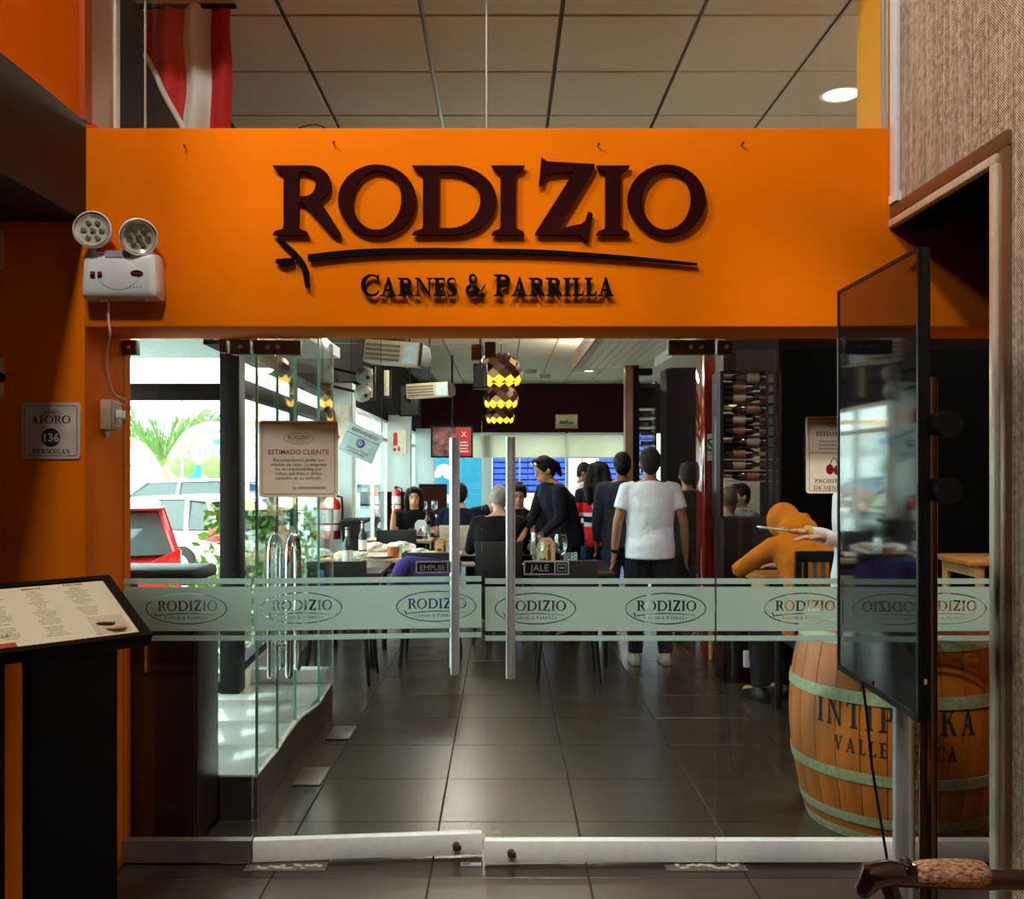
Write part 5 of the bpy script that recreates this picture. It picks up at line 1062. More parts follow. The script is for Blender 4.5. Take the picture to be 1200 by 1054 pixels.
put_t(np_, 470, 645, 'big crumpled white napkin heap on the crowded table', s=1.5); put_t(np_, 492, 650, 'crumpled napkin on a plate right of the terracotta bowl', z=.772, s=.9); put_t(np_, 440, 641, 'crumpled white napkin by the window end of the crowded table', s=1.4); put_t(np_, 425, 655, 'white napkin behind the dark porch table', s=.9); put_t(np_, 633, 666, 'cream napkin beside the wooden tent on the bare cornered table', s=.7); put_t(np_, 505, 606, 'white napkin on the far window table', s=1.2)
tag(obj('serving_food', MB().ell(((470-590)/F*11.0, 10.88, .79), (.10, .07, .03), 12, 6), mat('yellow_food', S(226, 206, 110), .7, vs=40)), 'yellow food on the plate in front of the woman in black', 'food')
Y = 8.75; b = thing('terracotta_bowl', 'terracotta bowl on the crowded pale table', 'bowl', (XZ(461, Y), Y, .75)); obj('bowl', MB().lathe([(.001, .0), (.05, 0), (.058, .10), (.052, .10), (.045, .01), (.001, .01)], 20, (XZ(461, Y), Y, .75)), mat('terracotta', S(176, 92, 44), .7), b); obj('napkin_lining', MB().ell((XZ(461, Y), Y, .84), (.048, .048, .02), 12, 6), mat('napkin_white', S(1, 1, 1)), b)
def sbottle(px, py, label, kind, s=1.0):
    Y = (EYE-.75)*F/(py-CY); o = dup(bp if kind else bp3, (*snap(px, Y), .75), label, 'bottles standing on the tables'); o.rotation_euler = (0, 0, 0); o.scale = (s,)*3; return o
bp3 = bottle_proto('clear glass bottle with white label and silver cap on the dark porch table', mat('bottle_pale', S(52, 62, 58), .08), mat('label_white', S(1, 1, 1)), mat('silver_cap', S(190, 190, 190), .3, .8), 'bottles standing on the tables'); Y = 7.75; bp3.location = (XZ(407, Y), Y, .75); bp3.rotation_euler = (0, 0, 0); bp3.scale = (1.05,)*3
sbottle(505, 628, 'dark wine bottle right of the octagonal white table tent', 1); sbottle(617, 655, 'dark wine bottle with pale label in front of the smiling woman', 1, .95); sbottle(425, 652, 'pale bottle on the window end of the crowded table', 0, 1.0)
def tent(px, py, Y, wpx, hpx, label, m, pic):
    k = Y/F; c = P(px, py, Y); z = .75; W_, H_ = wpx*k, hpx*k; t = thing('table_tent', label, 'table sign', (c.x, Y, z), 'octagonal table tents')
    oc = [(c.x+W_/2*a, z+.03+H_*b) for a, b in ((-.5, 0), (.5, 0), (1, .25), (1, .75), (.5, 1), (-.5, 1), (-1, .75), (-1, .25))]
    if pic: oc[0] = (c.x-W_/2, z+.02); oc[1] = (c.x+W_/2, z+.02)
    obj('card', MB().prism(oc, Y, Y+.012), m, t); obj('base', MB().box(c.x-W_*.55, c.x+W_*.55, Y-.03, Y+.06, z, z+.035), BLACK, t, .003)
    if pic:
        obj('bottle_print', MB().prism([(c.x+W_*.18+a*W_*.1, z+.04+b*H_*.72) for a, b in ((-1, 0), (1, 0), (1, .55), (.4, .7), (.4, 1), (-.4, 1), (-.4, .7), (-1, .55))], Y-.002, Y), mat('print_green', S(60, 72, 40), .6), t); obj('meat_print', MB().ell((c.x-W_*.18, Y-.001, z+.06), (W_*.2, .002, H_*.10), 12, 5), mat('print_meat', S(110, 40, 30), .6), t)
        obj('oval_print', shift(fill([ellring(0, 0, W_*.33, H_*.12, .004)], .001), T(c.x, Y-.002, z+.03+H_*.78)), TXR, t)
    else: obj('print', MB().prism([(c.x+a*W_*.3, z+.05+b*H_*.4) for a, b in ((-1, 0), (1, 0), (.6, .6), (0, 1), (-.6, .6))], Y-.002, Y), mat('print_pink', S(176, 90, 100), .6), t)
KR = mat('kraft_board', S(206, 168, 118), .6)
tent(640, 660, 7.95, 21, 30, 'octagonal kraft table tent with a bottle print on the bare cornered dark table', KR, True); tent(518, 648, 8.85, 16, 18, 'octagonal kraft table tent with a bottle print on the crowded pale table', KR, True); tent(493, 625, 10.9, 14, 19, 'octagonal white table tent with pink print in front of the woman in black', mat('tent_white', S(232, 226, 232), .5), False)
# blue jacket over the chair back by the EMPUJE plate
jk = thing('blue_jacket', 'purple and blue jacket hung over a chair back under the EMPUJE plate', 'jacket', (XZ(500, 7.9), 7.9, 0)); xx = XZ(506, 7.9)
m = MB(); secs = []
for u in range(9):
    a = u/8; r = .30*math.sin(PI*min(1, a*.5+.5)) if 0 else .3
    secs.append([(xx+(-.30+.07*math.sin(a*PI/2))*math.cos(q)*(1-.15*a)+.02*math.sin(3*q+u), 7.60+.07*math.sin(q), .50+.36*math.sin(a*PI/2)+.02*math.cos(q)) for q in [2*PI*i/14 for i in range(14)]])
obj('body', m.loft(secs), mat('jacket_blue', S(40, 44, 130), .8, vs=4, col2=S(84, 40, 110)), jk, smooth=70)
obj('sleeve', MB().tube([(xx-.20, 7.54, .80), (xx-.27, 7.51, .66), (xx-.28, 7.53, .45)], [.06, .055, .045], 10), mat('jacket_blue', S(1, 1, 1)), jk)
cj = place(ch, xx, 7.86, PI, 'black dining chair under the purple and blue jacket')
wo = tag(obj('wall_socket', MB().box(XZ(873, 7.0), XZ(888, 7.0), 7.02, 7.06, .12, .24), PLASTIC, None, .006), 'white socket box low on the wine rack base', 'outlet'); obj('outlet_face', MB().box(XZ(876, 7.0), XZ(885, 7.0), 7.015, 7.02, .15, .21), STEEL, wo)
# ================================================================== PEOPLE
def remesh(mb, name, vox=.013, sm=4):
    me = mb.mesh('tmp', 0, 0); o = bpy.data.objects.new('tmp', me); C.objects.link(o)
    r = o.modifiers.new('r', 'REMESH'); r.mode = 'VOXEL'; r.voxel_size = vox
    s = o.modifiers.new('s', 'SMOOTH'); s.iterations = sm; s.factor = .5
    out = bpy.data.meshes.new_from_object(o.evaluated_get(bpy.context.evaluated_depsgraph_get())); out.name = name
    bpy.data.objects.remove(o); bpy.data.meshes.remove(me)
    for p in out.polygons: p.use_smooth = True
    return out
V = Vector
STAND = dict(pelvis=(0, 0, .95), waist=(0, .0, 1.08), chest=(0, .0, 1.27), shoulder=(0, .01, 1.41), neck=(0, 0, 1.47), head=(0, -.015, 1.60),
    shL=(.185, .0, 1.40), elL=(.235, .02, 1.12), wrL=(.235, -.05, .87), shR=(-.185, 0, 1.40), elR=(-.235, .02, 1.12), wrR=(-.235, -.05, .87),
    hipL=(.09, 0, .92), knL=(.10, -.02, .50), anL=(.10, .02, .09), hipR=(-.09, 0, .92), knR=(-.10, -.02, .50), anR=(-.10, .02, .09), headyaw=0, headpitch=0)
SIT = dict(STAND, pelvis=(0, .02, .56), waist=(0, .04, .68), chest=(0, .02, .87), shoulder=(0, .01, 1.00), neck=(0, -.01, 1.06), head=(0, -.035, 1.19),
    shL=(.185, 0, .99), elL=(.25, -.06, .75), wrL=(.16, -.27, .80), shR=(-.185, 0, .99), elR=(-.25, -.06, .75), wrR=(-.16, -.27, .80),
    hipL=(.09, 0, .53), knL=(.11, -.40, .52), anL=(.11, -.38, .09), hipR=(-.09, 0, .53), knR=(-.11, -.40, .52), anR=(-.11, -.38, .09))
def person(label, loc, rotz, pose, skin, hair, top, bottom, shoe=None, sleeve='long', hairstyle='short', scale=1.0, build=1.0, extra=None, vox=.013, hood=False):
    p = {k: (V(v) if isinstance(v, tuple) else v) for k, v in pose.items()}
    root = thing('person', label, 'person', (0, 0, 0))
    R3 = (Matrix.Rotation(p['headyaw'], 3, 'Z') @ Matrix.Rotation(p['headpitch'], 3, 'X'))
    hd = p['head']; side = (p['shL']-p['shR']).normalized()
    def H(x, y, z): return hd+R3 @ V((x, y, z))
    spine = [p['pelvis']+V((0, 0, -.07)), p['pelvis'], p['waist'], p['chest'], p['shoulder']+V((0, 0, -.03)), p['shoulder']+V((0, 0, .03)), p['neck']]
    def torso(mb, g=0., upto=7, low=0):
        secs = []; rx = [.150, .168, .148 if build < 1.05 else .160, .172, .178, .12, .058]; ry = [.105, .118, .102, .118, .092, .07, .056]
        for i in range(low, upto):
            t = (spine[min(i+1, 6)]-spine[max(i-1, 0)]).normalized(); s_ = (side-t*side.dot(t)).normalized() if i > 2 else V((1, 0, 0)); f = t.cross(s_)
            b = build if i < 5 else 1
            secs.append([spine[i]+s_*(rx[i]*b+g)*math.cos(a)+f*(ry[i]*b+g)*math.sin(a) for a in [2*PI*k/20 for k in range(20)]])
        mb.loft(secs)
    def bez(a, b): return a.lerp(b, .5)
    def limb(mb, pts, rs, g=0.): mb.tube(pts, [r+g for r in rs], 12)
    # body: one continuous mesh
    m = MB(); torso(m); 
    m.tube([p['neck']+V((0, .0, -.05)), p['neck'], hd+R3 @ V((0, .015, -.06))], [.062, .055, .052], 12)
    m.ell(hd+R3 @ V((0, .012, .02)), (.075, .094, .098), 18, 12, R=R3); m.ell(hd+R3 @ V((0, -.028, -.055)), (.055, .058, .062), 14, 9, R=R3)
    m.ell(H(0, -.086, -.018), (.012, .018, .024), 8, 6, R=R3); m.ell(H(0, -.078, -.068), (.024, .012, .008), 8, 5, R=R3)
    for s in (-1, 1): m.ell(H(s*.077, .012, -.01), (.012, .02, .031), 8, 6, R=R3)
    for q in 'LR':
        limb(m, [p['sh'+q].lerp(p['shoulder'], .35), p['sh'+q], bez(p['sh'+q], p['el'+q]), p['el'+q], bez(p['el'+q], p['wr'+q]), p['wr'+q]], [.05, .056, .047, .038, .036, .026])
        m.ell(p['el'+q], (.039, .039, .039), 10, 7)
        limb(m, [p['hip'+q], bez(p['hip'+q], p['kn'+q]), p['kn'+q], p['kn'+q].lerp(p['an'+q], .35), p['an'+q]], [.088, .078, .056, .057, .038])
        m.tube([p['an'+q]+V((0, .02, -.03)), p['an'+q]+V((0, -.15, -.05))], [.036, .03], 10)
        # hand: palm, four fingers, thumb
        d = (p['wr'+q]-p['el'+q]).normalized()
        if p.get('hand'+q): d = p['hand'+q].normalized()
        s_ = V((0, -1, 0)); s_ = (s_-d*s_.dot(d)); s_ = s_.normalized() if s_.length > .2 else V((1, 0, 0)); nrm = d.cross(s_)*(1 if q == 'L' else -1)
        w0 = p['wr'+q]; m.loft([[w0+d*u+s_*a*math.cos(t)+nrm*b*math.sin(t) for t in [2*PI*k/10 for k in range(10)]] for u, a, b in ((-.01, .024, .02), (.03, .036, .019), (.07, .042, .016), (.092, .040, .013))])
        for k, ln in enumerate((.068, .078, .074, .058)):
            o_ = w0+d*.085+s_*(.030-.020*k); m.tube([o_-d*.02, o_, o_+d*ln*.5+nrm*-.006, o_+d*ln*.85-nrm*.022], [.009, .009, .0085, .007], 8)
        o_ = w0+d*.03+s_*.028; m.tube([o_-d*.01, o_+d*.025+s_*.024, o_+d*.058+s_*.030-nrm*.01], [.011, .0105, .008], 8)
    body = link('body', remesh(m, 'body', min(vox, .0095), 2), mat('skin_'+str(skin), S(*skin), .5, var=.06, vs=12), root)
    for s in (-1, 1): e = obj('eye', MB().ell(H(s*.031, -.083, .012), (.011, .006, .006), 8, 5, R=R3), mat('eye_dark', S(30, 22, 20), .3), root); obj('eyebrow', MB().ell(H(s*.032, -.085, .032), (.018, .006, .004), 8, 4, R=R3), hairm(hair), root)
    obj('mouth', MB().ell(H(0, -.089, -.066), (.022, .004, .005), 10, 4, R=R3), mat('lips', S(150, 74, 66), .5), root)
    # shirt
    m = MB(); torso(m, .012, 6)
    nk = p['neck']; shm = p['shoulder']
    m.loft([[c_+side*a_*math.cos(t_)+V((0, 1, 0))*b_*math.sin(t_) for t_ in [2*PI*k/18 for k in range(18)]] for c_, a_, b_ in ((shm+V((0, 0, -.06)), .20, .10), (shm.lerp(nk, .25), .165, .095), (shm.lerp(nk, .7), .098, .082), (nk+V((0, 0, -.005)), .070, .070))])
    for q in 'LR':
        pts = [p['sh'+q].lerp(p['shoulder'], .3), p['sh'+q], bez(p['sh'+q], p['el'+q])]
        rs = [.060, .065, .062]
        if sleeve == 'long': pts += [p['el'+q], bez(p['el'+q], p['wr'+q]), p['wr'+q].lerp(p['el'+q], .08)]; rs += [.054, .050, .040]
        else: pts[-1] = p['sh'+q].lerp(p['el'+q], .62); rs[-1] = .066
        m.tube(pts, rs, 14, 'flat')
        if sleeve == 'long': m.ell(p['el'+q], (.054, .054, .054), 12, 8)
        m.ell(p['sh'+q]+V((0, 0, -.015)), (.066, .068, .066), 14, 9)
    if pose.get('hem', True):
        m.loft([[p['pelvis']+V((0, 0, dz))+V((math.cos(a)*(rx+.0), math.sin(a)*ry, 0)) for a in [2*PI*k/20 for k in range(20)]] for dz, rx, ry in ((-.11, .180*build, .136*build), (.0, .182*build, .138*build), (.08, .168*build, .122*build))])
    if hood: m.ell(hd+R3 @ V((0, .035, .015)), (.104, .128, .122), 18, 12, R=R3); m.ell(p['neck']+V((0, .05, .035)), (.135, .11, .085), 14, 8); m.ell(hd.lerp(p['neck'], .5)+V((0, .06, .02)), (.115, .10, .10), 14, 8)
    link('top', remesh(m, 'top', vox, 3), top, root)
    # trousers, shoes
    m = MB()
    m.loft([[p['pelvis']+V((0, 0, dz))+V((math.cos(a)*rx*build, math.sin(a)*ry*build, 0)) for a in [2*PI*k/18 for k in range(18)]] for dz, rx, ry in ((-.12, .14, .11), (-.05, .172, .126), (.06, .165, .118))])
    for q in 'LR': m.tube([p['hip'+q], bez(p['hip'+q], p['kn'+q]), p['kn'+q], bez(p['kn'+q], p['an'+q]), p['an'+q]+V((0, 0, .0))], [.105, .094, .074, .066, .058], 14, 'flat')
    link('trousers', remesh(m, 'trousers', vox, 2), bottom, root)
    for q in 'LR':
        a = p['an'+q]; sx = a.x; z0 = a.z-.09
        secs = []
        for y, w_, h in ((.085, .028, .05), (.05, .042, .09), (-.01, .042, .095), (-.08, .048, .065), (-.14, .046, .05), (-.185, .026, .036)): secs.append([(sx-w_, a.y+y, z0+.002), (sx+w_, a.y+y, z0+.002), (sx+w_, a.y+y, z0+h*.6), (sx+w_*.6, a.y+y, z0+h), (sx-w_*.6, a.y+y, z0+h), (sx-w_, a.y+y, z0+h*.6)])
        obj('shoe', MB().loft(secs), shoe or BLACK, root, .006)
    # hair
    if not hood:
        m = MB()
        if hairstyle == 'crop': m.ell(hd+R3 @ V((0, .020, .026)), (.0785, .092, .098), 18, 12, R=R3)
        else: m.ell(hd+R3 @ V((0, .022, .034)), (.086, .098, .102), 18, 12, R=R3); m.ell(hd+R3 @ V((0, .06, -.01)), (.074, .055, .085), 14, 9, R=R3); m.ell(H(0, -.045, .100), (.062, .045, .028), 12, 7, R=R3)
        if hairstyle == 'long':
            for s in (-1, 0, 1): m.tube([H(s*.055, .04, .06), H(s*.085, .06, -.06), p['neck']+V((s*.09, .09, -.03)), p['chest']+V((s*.08, .135, .03))], [.06, .062, .066, .03], 12)
            for s in (-1, 1): m.tube([H(s*.06, -.01, .08), H(s*.088, .0, -.02), H(s*.092, .0, -.13)], [.035, .032, .026], 10)
        if hairstyle == 'bob':
            for s in (-1, 1): m.tube([H(s*.06, 0, .08), H(s*.088, .0, -.02), H(s*.085, .01, -.15)], [.04, .036, .03], 10)
            m.ell(H(0, .06, -.09), (.08, .05, .09), 14, 8, R=R3)
        if hairstyle == 'tied': m.tube([H(0, .09, .05), H(0, .14, .0), H(0, .15, -.10)], [.04, .04, .02], 10)
        link('hair', remesh(m, 'hair', .0095, 2), hairm(hair), root)
    if extra: extra(root, p, H, R3)
    root.location = loc; root.rotation_euler = (0, 0, rotz); root.scale = (scale,)*3
    return root
def hairm(c): return mat('hair_'+str(c), S(*c), .55, var=.35, vs=60, bump=.4, bs=160, stretch=(1, 1, .25), spec=.2)
def cloth(name, c, **k): return mat('cloth_'+name, S(*c), .85, var=k.get('var', .08), vs=k.get('vs', 14), bump=.8, bs=8, bd=.035, col2=k.get('col2'), spec=.2)
def pose(base, **k): return dict(base, **k)
DARKJ = cloth('dark_jeans', (20, 22, 34)); BLUEJ = cloth('blue_jeans', (44, 60, 96)); BLK = cloth('black', (9, 9, 11)); 
def watch(root, p, H, R3):
    d = (p['wrL']-p['elL']).normalized(); obj('wristwatch', MB().cyl(p['wrL']-d*.035, p['wrL']-d*.01, .035, seg=16), BLACK, root)
person('man seen from behind in a white t-shirt and dark jeans standing in the aisle', (1.17, 7.75, 0), PI, pose(STAND, elL=(.262, .03, 1.13), wrL=(.285, -.01, .88), elR=(-.262, .03, 1.13), wrR=(-.285, -.02, .88), anL=(.12, .02, .09), anR=(-.12, .02, .09)), (150, 98, 68), (9, 8, 8), cloth('white_tee', (226, 232, 244), var=.02), DARKJ, mat('grey_sneaker', S(150, 146, 136), .7), 'short', 'short', 1.0, 1.1, watch, .011)
def plaid():
    m = cloth('plaid', (34, 38, 52)); n = m.node_tree.nodes; L = m.node_tree.links; b = n['Principled BSDF']
    t = n.new('ShaderNodeTexCoord'); ck = n.new('ShaderNodeTexBrick'); ck.inputs['Scale'].default_value = 28; ck.inputs['Color1'].default_value = (*S(30, 34, 48), 1); ck.inputs['Color2'].default_value = (*S(44, 50, 66), 1); ck.inputs['Mortar'].default_value = (*S(70, 76, 96), 1); ck.inputs['Mortar Size'].default_value = .03
    mp = n.new('ShaderNodeMapping'); mp.inputs['Rotation'].default_value = (PI/2, 0, 0); L.new(t.outputs['Object'], mp.inputs[0]); L.new(mp.outputs[0], ck.inputs[0]); L.new(ck.outputs[0], b.inputs['Base Color']); return m
person('man seen from behind in a dark checked shirt and blue jeans beside the white t-shirt', (1.10, 9.0, 0), PI, STAND, (150, 100, 70), (9, 8, 8), plaid(), BLUEJ, None, 'long', 'short', .985, 1.08)
def jacket():
    m = cloth('striped_jacket', (20, 20, 24)); n = m.node_tree.nodes; L = m.node_tree.links; b = n['Principled BSDF']
    t = n.new('ShaderNodeTexCoord'); sp_ = n.new('ShaderNodeSeparateXYZ'); L.new(t.outputs['Object'], sp_.inputs[0]); mr = n.new('ShaderNodeMapRange'); mr.inputs[1].default_value = .75; mr.inputs[2].default_value = 1.5; L.new(sp_.outputs['Z'], mr.inputs[0])
    r = n.new('ShaderNodeValToRGB'); r.color_ramp.interpolation = 'CONSTANT'; e = r.color_ramp.elements; rd = (*S(226, 26, 32), 1); wh = (*S(232, 232, 232), 1); bk = (*S(22, 22, 26), 1)
    e[0].position = 0; e[0].color = rd; e[1].position = .40; e[1].color = wh
    for ps_, c_ in ((.455, bk), (.54, wh), (.59, rd), (.73, bk)): q = e.new(ps_); q.color = c_
    L.new(mr.outputs[0], r.inputs[0]); L.new(r.outputs[0], b.inputs['Base Color']); return m
def bag(root, p, H, R3): obj('bag_strap', MB().tube([(.12, .11, 1.44), (.02, .14, 1.2), (-.14, .12, 1.0)], .012, 8), mat('bag_white', S(220, 216, 206), .6), root)
person('woman with long curly black hair in a red, white and black jacket seen from behind', (.93, 9.5, 0), PI-.2, pose(STAND, wrR=(-.2, -.25, 1.0), elR=(-.25, -.03, 1.12)), (176, 122, 92), (9, 8, 8), jacket(), BLUEJ, None, 'long', 'long', .935, .95, bag)
person('waiter in a white shirt and maroon apron facing away from the windows in profile', (.97, 12.0, 0), 1.35, pose(STAND, elL=(.22, -.05, 1.13), wrL=(.15, -.28, 1.14), elR=(-.22, -.05, 1.13), wrR=(-.10, -.28, 1.16), headpitch=.25, head=(0, -.04, 1.59)), (140, 92, 66), (20, 17, 16), cloth('white_shirt', (226, 224, 234), var=.02), cloth('maroon_apron', (70, 16, 18)), None, 'long', 'short', .935, .95)
def shades(root, p, H, R3): obj('sunglasses', MB().ell(H(-.035, -.075, .085), (.03, .012, .02), 10, 6, R=R3).ell(H(.035, -.075, .085), (.03, .012, .02), 10, 6, R=R3), mat('silver_lens', S(190, 196, 200), .15, .5), root)
person('smiling woman in a navy top bending towards a table with glasses on her head', (.58, 8.98, 0), -1.15, pose(STAND, waist=(0, -.02, 1.07), chest=(0, -.09, 1.25), shoulder=(0, -.15, 1.37), neck=(0, -.18, 1.43), head=(0, -.235, 1.535), shL=(.18, -.16, 1.36), elL=(.22, -.18, 1.10), wrL=(.14, -.34, .93), shR=(-.18, -.15, 1.36), elR=(-.22, -.22, 1.12), wrR=(-.10, -.38, .98), headyaw=-.0, headpitch=.35), (190, 134, 104), (10, 8, 8), cloth('navy', (18, 21, 34)), BLK, None, 'long', 'tied', 1.0, 1.16, shades)
person('grey haired man in a black sweater sitting with his back to the entrance', (-.04, 8.96, 0), PI, pose(SIT), (196, 150, 122), (150, 142, 132), BLK, BLK, None, 'long', 'crop', 1.07, 1.2)
person('seated man in a navy shirt with his arm stretched out before the cyan window', (-.50, 11.2, 0), PI, pose(SIT, elR=(-.40, -.05, 1.04), wrR=(-.60, -.16, 1.14)), (186, 150, 128), (22, 19, 18), cloth('navy2', (18, 23, 46)), BLK, None, 'short', 'short', 1.04, 1.08)
person('woman with black hair in a black top seated facing the entrance, hand raised', (-1.06, 11.52, 0), .1, pose(SIT, elR=(-.25, -.12, .76), wrR=(-.24, -.22, 1.0), handR=(.05, -.2, 1), headpitch=.05), (206, 150, 118), (10, 8, 8), BLK, BLK, None, 'short', 'bob', 1.0, .98)
person('dark haired guest in black seated facing the entrance between the pull bars', (.16, 10.30, 0), 0, pose(SIT, headpitch=.3), (170, 122, 96), (18, 16, 16), BLK, BLK, None, 'long', 'short', 1.06, 1.0)
def hole(root, p, H, R3):
    obj('hood_opening', MB().ell(H(-.122, -.01, .0), (.034, .06, .066), 14, 9, R=R3), mat('hood_lining', S(70, 32, 10), .9), root); obj('hood_rim', MB().tube([H(-.128, -.01+.066*math.cos(a), .0+.074*math.sin(a)) for a in [2*PI*k/16 for k in range(17)]], .014, 8), MATS['cloth_mustard'], root)
person('guest in a mustard hoodie with the hood up hunched over the pale wooden table', (1.97, 6.22, 0), PI+.35, pose(SIT, pelvis=(0, .02, .60), waist=(0, .05, .72), chest=(0, -.02, .92), shoulder=(0, -.12, 1.06), neck=(0, -.18, 1.10), head=(-.04, -.31, 1.15), shL=(.19, -.12, 1.03), shR=(-.19, -.10, 1.03), elL=(.34, -.26, .88), wrL=(.20, -.46, .87), elR=(-.30, -.26, .88), wrR=(-.12, -.45, .87), headpitch=.4, headyaw=-1.15), (170, 120, 90), (24, 18, 16), cloth('mustard', (178, 100, 10)), DARKJ, None, 'long', 'short', 1.03, 1.15, hole, .013, True)
def pad(root, p, H, R3): obj('wristband', MB().cyl(p['wrR']+V((0, .035, 0)), p['wrR']+V((0, .01, 0)), .036, seg=14), mat('band_yellow', S(214, 176, 70), .4), root)
person('waiter in a white shirt taking an order, half hidden by the upright screen', (2.03, 5.55, 0), -PI/2+.12, pose(STAND, elL=(.26, -.0, 1.14), wrL=(.16, -.30, 1.19), elR=(-.26, .02, 1.14), wrR=(-.14, -.26, 1.20), handR=(.1, -1, .05), handL=(-.2, -1, .0), headpitch=.3, head=(0, -.04, 1.58)), (200, 150, 118), (24, 19, 18), cloth('white_shirt', (1, 1, 1)), BLK, None, 'long', 'short', 1.0, 1.05, pad)
np2 = thing('order_pad', 'white and green order pad held by the waiter above the mustard hoodie', 'notepad', P(905, 621, 5.5)); c = P(905, 620, 5.50)
obj('cover', MB().box(-.075, .075, -.05, .05, -.004, .0, M=T(c) @ Ry(.12)), mat('pad_green', S(96, 140, 116), .6), np2); obj('sheet', MB().box(-.075, .075, -.05, .05, .0, .006, M=T(c) @ Ry(.12)), PLASTIC, np2)
person('dark haired guest in grey seen in profile through the bottom of the wine rack', (2.56, 10.4, 0), -1.2, pose(SIT), (190, 146, 118), (30, 24, 22), cloth('slate', (96, 104, 112)), BLK, None, 'long', 'short', 1.05, 1.0)
person('bald guest seen from behind through the bottom of the wine rack', (2.14, 9.25, 0), PI-.6, pose(SIT), (150, 116, 96), (120, 100, 86), cloth('taupe', (120, 104, 92)), BLK, None, 'long', 'crop', 1.05, 1.0)
for x, y, r, l in ((2.52, 10.42, -1.2, 'beige dining chair under the guest in grey behind the wine rack'), (2.12, 9.22, PI-.6, 'beige dining chair under the bald guest behind the wine rack')): place(ch2, x, y, r, l)
person('person in a black jacket standing between the white t-shirt and the lacquered column', (1.66, 8.75, 0), PI, pose(STAND, wrL=(.24, -.02, .86)), (160, 110, 84), (9, 8, 8), BLK, BLK, None, 'long', 'short', .93, 1.0)
tag(obj('side_wall', MB().box(2.5, 5.9, 11.0, 11.1, 0, 3.0), mat('warm_wall', S(190, 176, 156), .7), None), 'beige wall panel seen through the wine rack', 'panel')
# ================================================================== OUTSIDE: CAR PARK, PALM, BUILDINGS
GZ = -.46
CG = mat('car_glass', S(70, 84, 84), .08, coat=.3); TYRE = mat('tyre', S(30, 30, 30), .8); TAIL = mat('tail_light_red', S(206, 20, 30), .15, coat=.6)
def car(label, loc, rz, paint, Ln=4.5, W_=1.82, Hh=1.66, sc=1.0):
    t = thing('car', label, 'car', (0, 0, 0), 'parked cars'); s = Ln/4.5; h = Hh/1.66
    # nose towards -x, tail at +x
    low = [(-2.25, .35), (-2.25, .70), (-2.05, .88), (-1.2, 1.0), (-.9, 1.02), (2.0, 1.06), (2.20, .98), (2.25, .6), (2.22, .35), (1.75, .30), (-1.8, .30)]
    m = MB(); secs = [[(x*s*(1-.02*abs(k)), y, z*h) for x, z in low] for k, y in ((1, -W_/2+.06), (0, -W_/2), (0, W_/2), (1, W_/2-.06))]
    m.loft([[(x*s, -W_/2+.05, (z*.97+.01)*h) for x, z in low], [(x*s, -W_/2, z*h*(.96 if z > .9 else 1)) for x, z in low], [(x*s, W_/2, z*h*(.96 if z > .9 else 1)) for x, z in low], [(x*s, W_/2-.05, (z*.97+.01)*h) for x, z in low]])
    obj('body', m, paint, t, .04, 40)
    cab = [(-1.15, 1.0, 0), (-.35, 1.56, .16), (1.2, 1.60, .18), (1.75, 1.52, .18), (2.12, 1.04, .02)]
    m = MB().loft([[(x*s, sgn*(W_/2-.04-i), z*h) for x, z, i in cab] for sgn in (-1, 1)]); obj('cabin_glass', m, CG, t, .02, 30)
    m = MB(); rf = [(-.45, 1.53), (.3, 1.64), (1.2, 1.655), (1.95, 1.58), (1.9, 1.55), (1.2, 1.60), (-.35, 1.55)]
    m.loft([[(x*s, y, z*h) for x, z in rf] for y in (-W_/2+.19, W_/2-.19)]); obj('roof', m, paint, t, .015)
    for sg_ in (-1, 1):
        m = MB()
        for (xa, za, ia), (xb, zb_, ib) in (((-1.15, 1.0, .02), (-.38, 1.57, .16)), ((.35, 1.03, .02), (.40, 1.6, .17)), ((1.45, 1.04, .02), (1.35, 1.6, .17)), ((2.14, 1.04, .02), (1.80, 1.56, .17))): m.tube([(xa*s, sg_*(W_/2-.035-ia), za*h), (xb*s, sg_*(W_/2-.03-ib), zb_*h)], .042, 8)
        obj('pillar', m, paint, t); 
        obj('tail_light', MB().loft([[(2.26*s, sg_*(W_/2-.02), .80*h), (2.27*s, sg_*(W_/2-.40), .86*h), (2.24*s, sg_*(W_/2-.36), .97*h), (2.16*s, sg_*(W_/2-.02), 1.12*h)], [(1.85*s, sg_*(W_/2+.006), .86*h), (2.1*s, sg_*(W_/2-.40), .86*h), (2.1*s, sg_*(W_/2-.36), .97*h), (2.02*s, sg_*(W_/2+.006), 1.08*h)]]), TAIL, t, .01)
        for x in (-1.42, 1.38):
            wv_ = obj('wheel', MB().cyl((x*s, sg_*(W_/2-.2), .33), (x*s, sg_*(W_/2+.01), .33), .33, seg=24), TYRE, t, .02); obj('hub_cap', MB().cyl((x*s, sg_*(W_/2), .33), (x*s, sg_*(W_/2+.02), .33), .2, .17, 16), RAIL, wv_)
        obj('mirror', MB().ell((-.75*s, sg_*(W_/2+.08), 1.06*h), (.08, .10, .07), 10, 6), paint, t)
    obj('number_plate', MB().box(2.245*s, 2.262*s, -.24, .24, .66*h, .78*h), PLASTIC, t)
    obj('rear_bumper', MB().box(2.16*s, 2.30*s, -W_/2+.08, W_/2-.08, .36*h, .58*h), mat('bumper_grey', S(70, 72, 74), .6), t, .04)
    t.location = loc; t.rotation_euler = (0, 0, rz); t.scale = (sc,)*3; return t
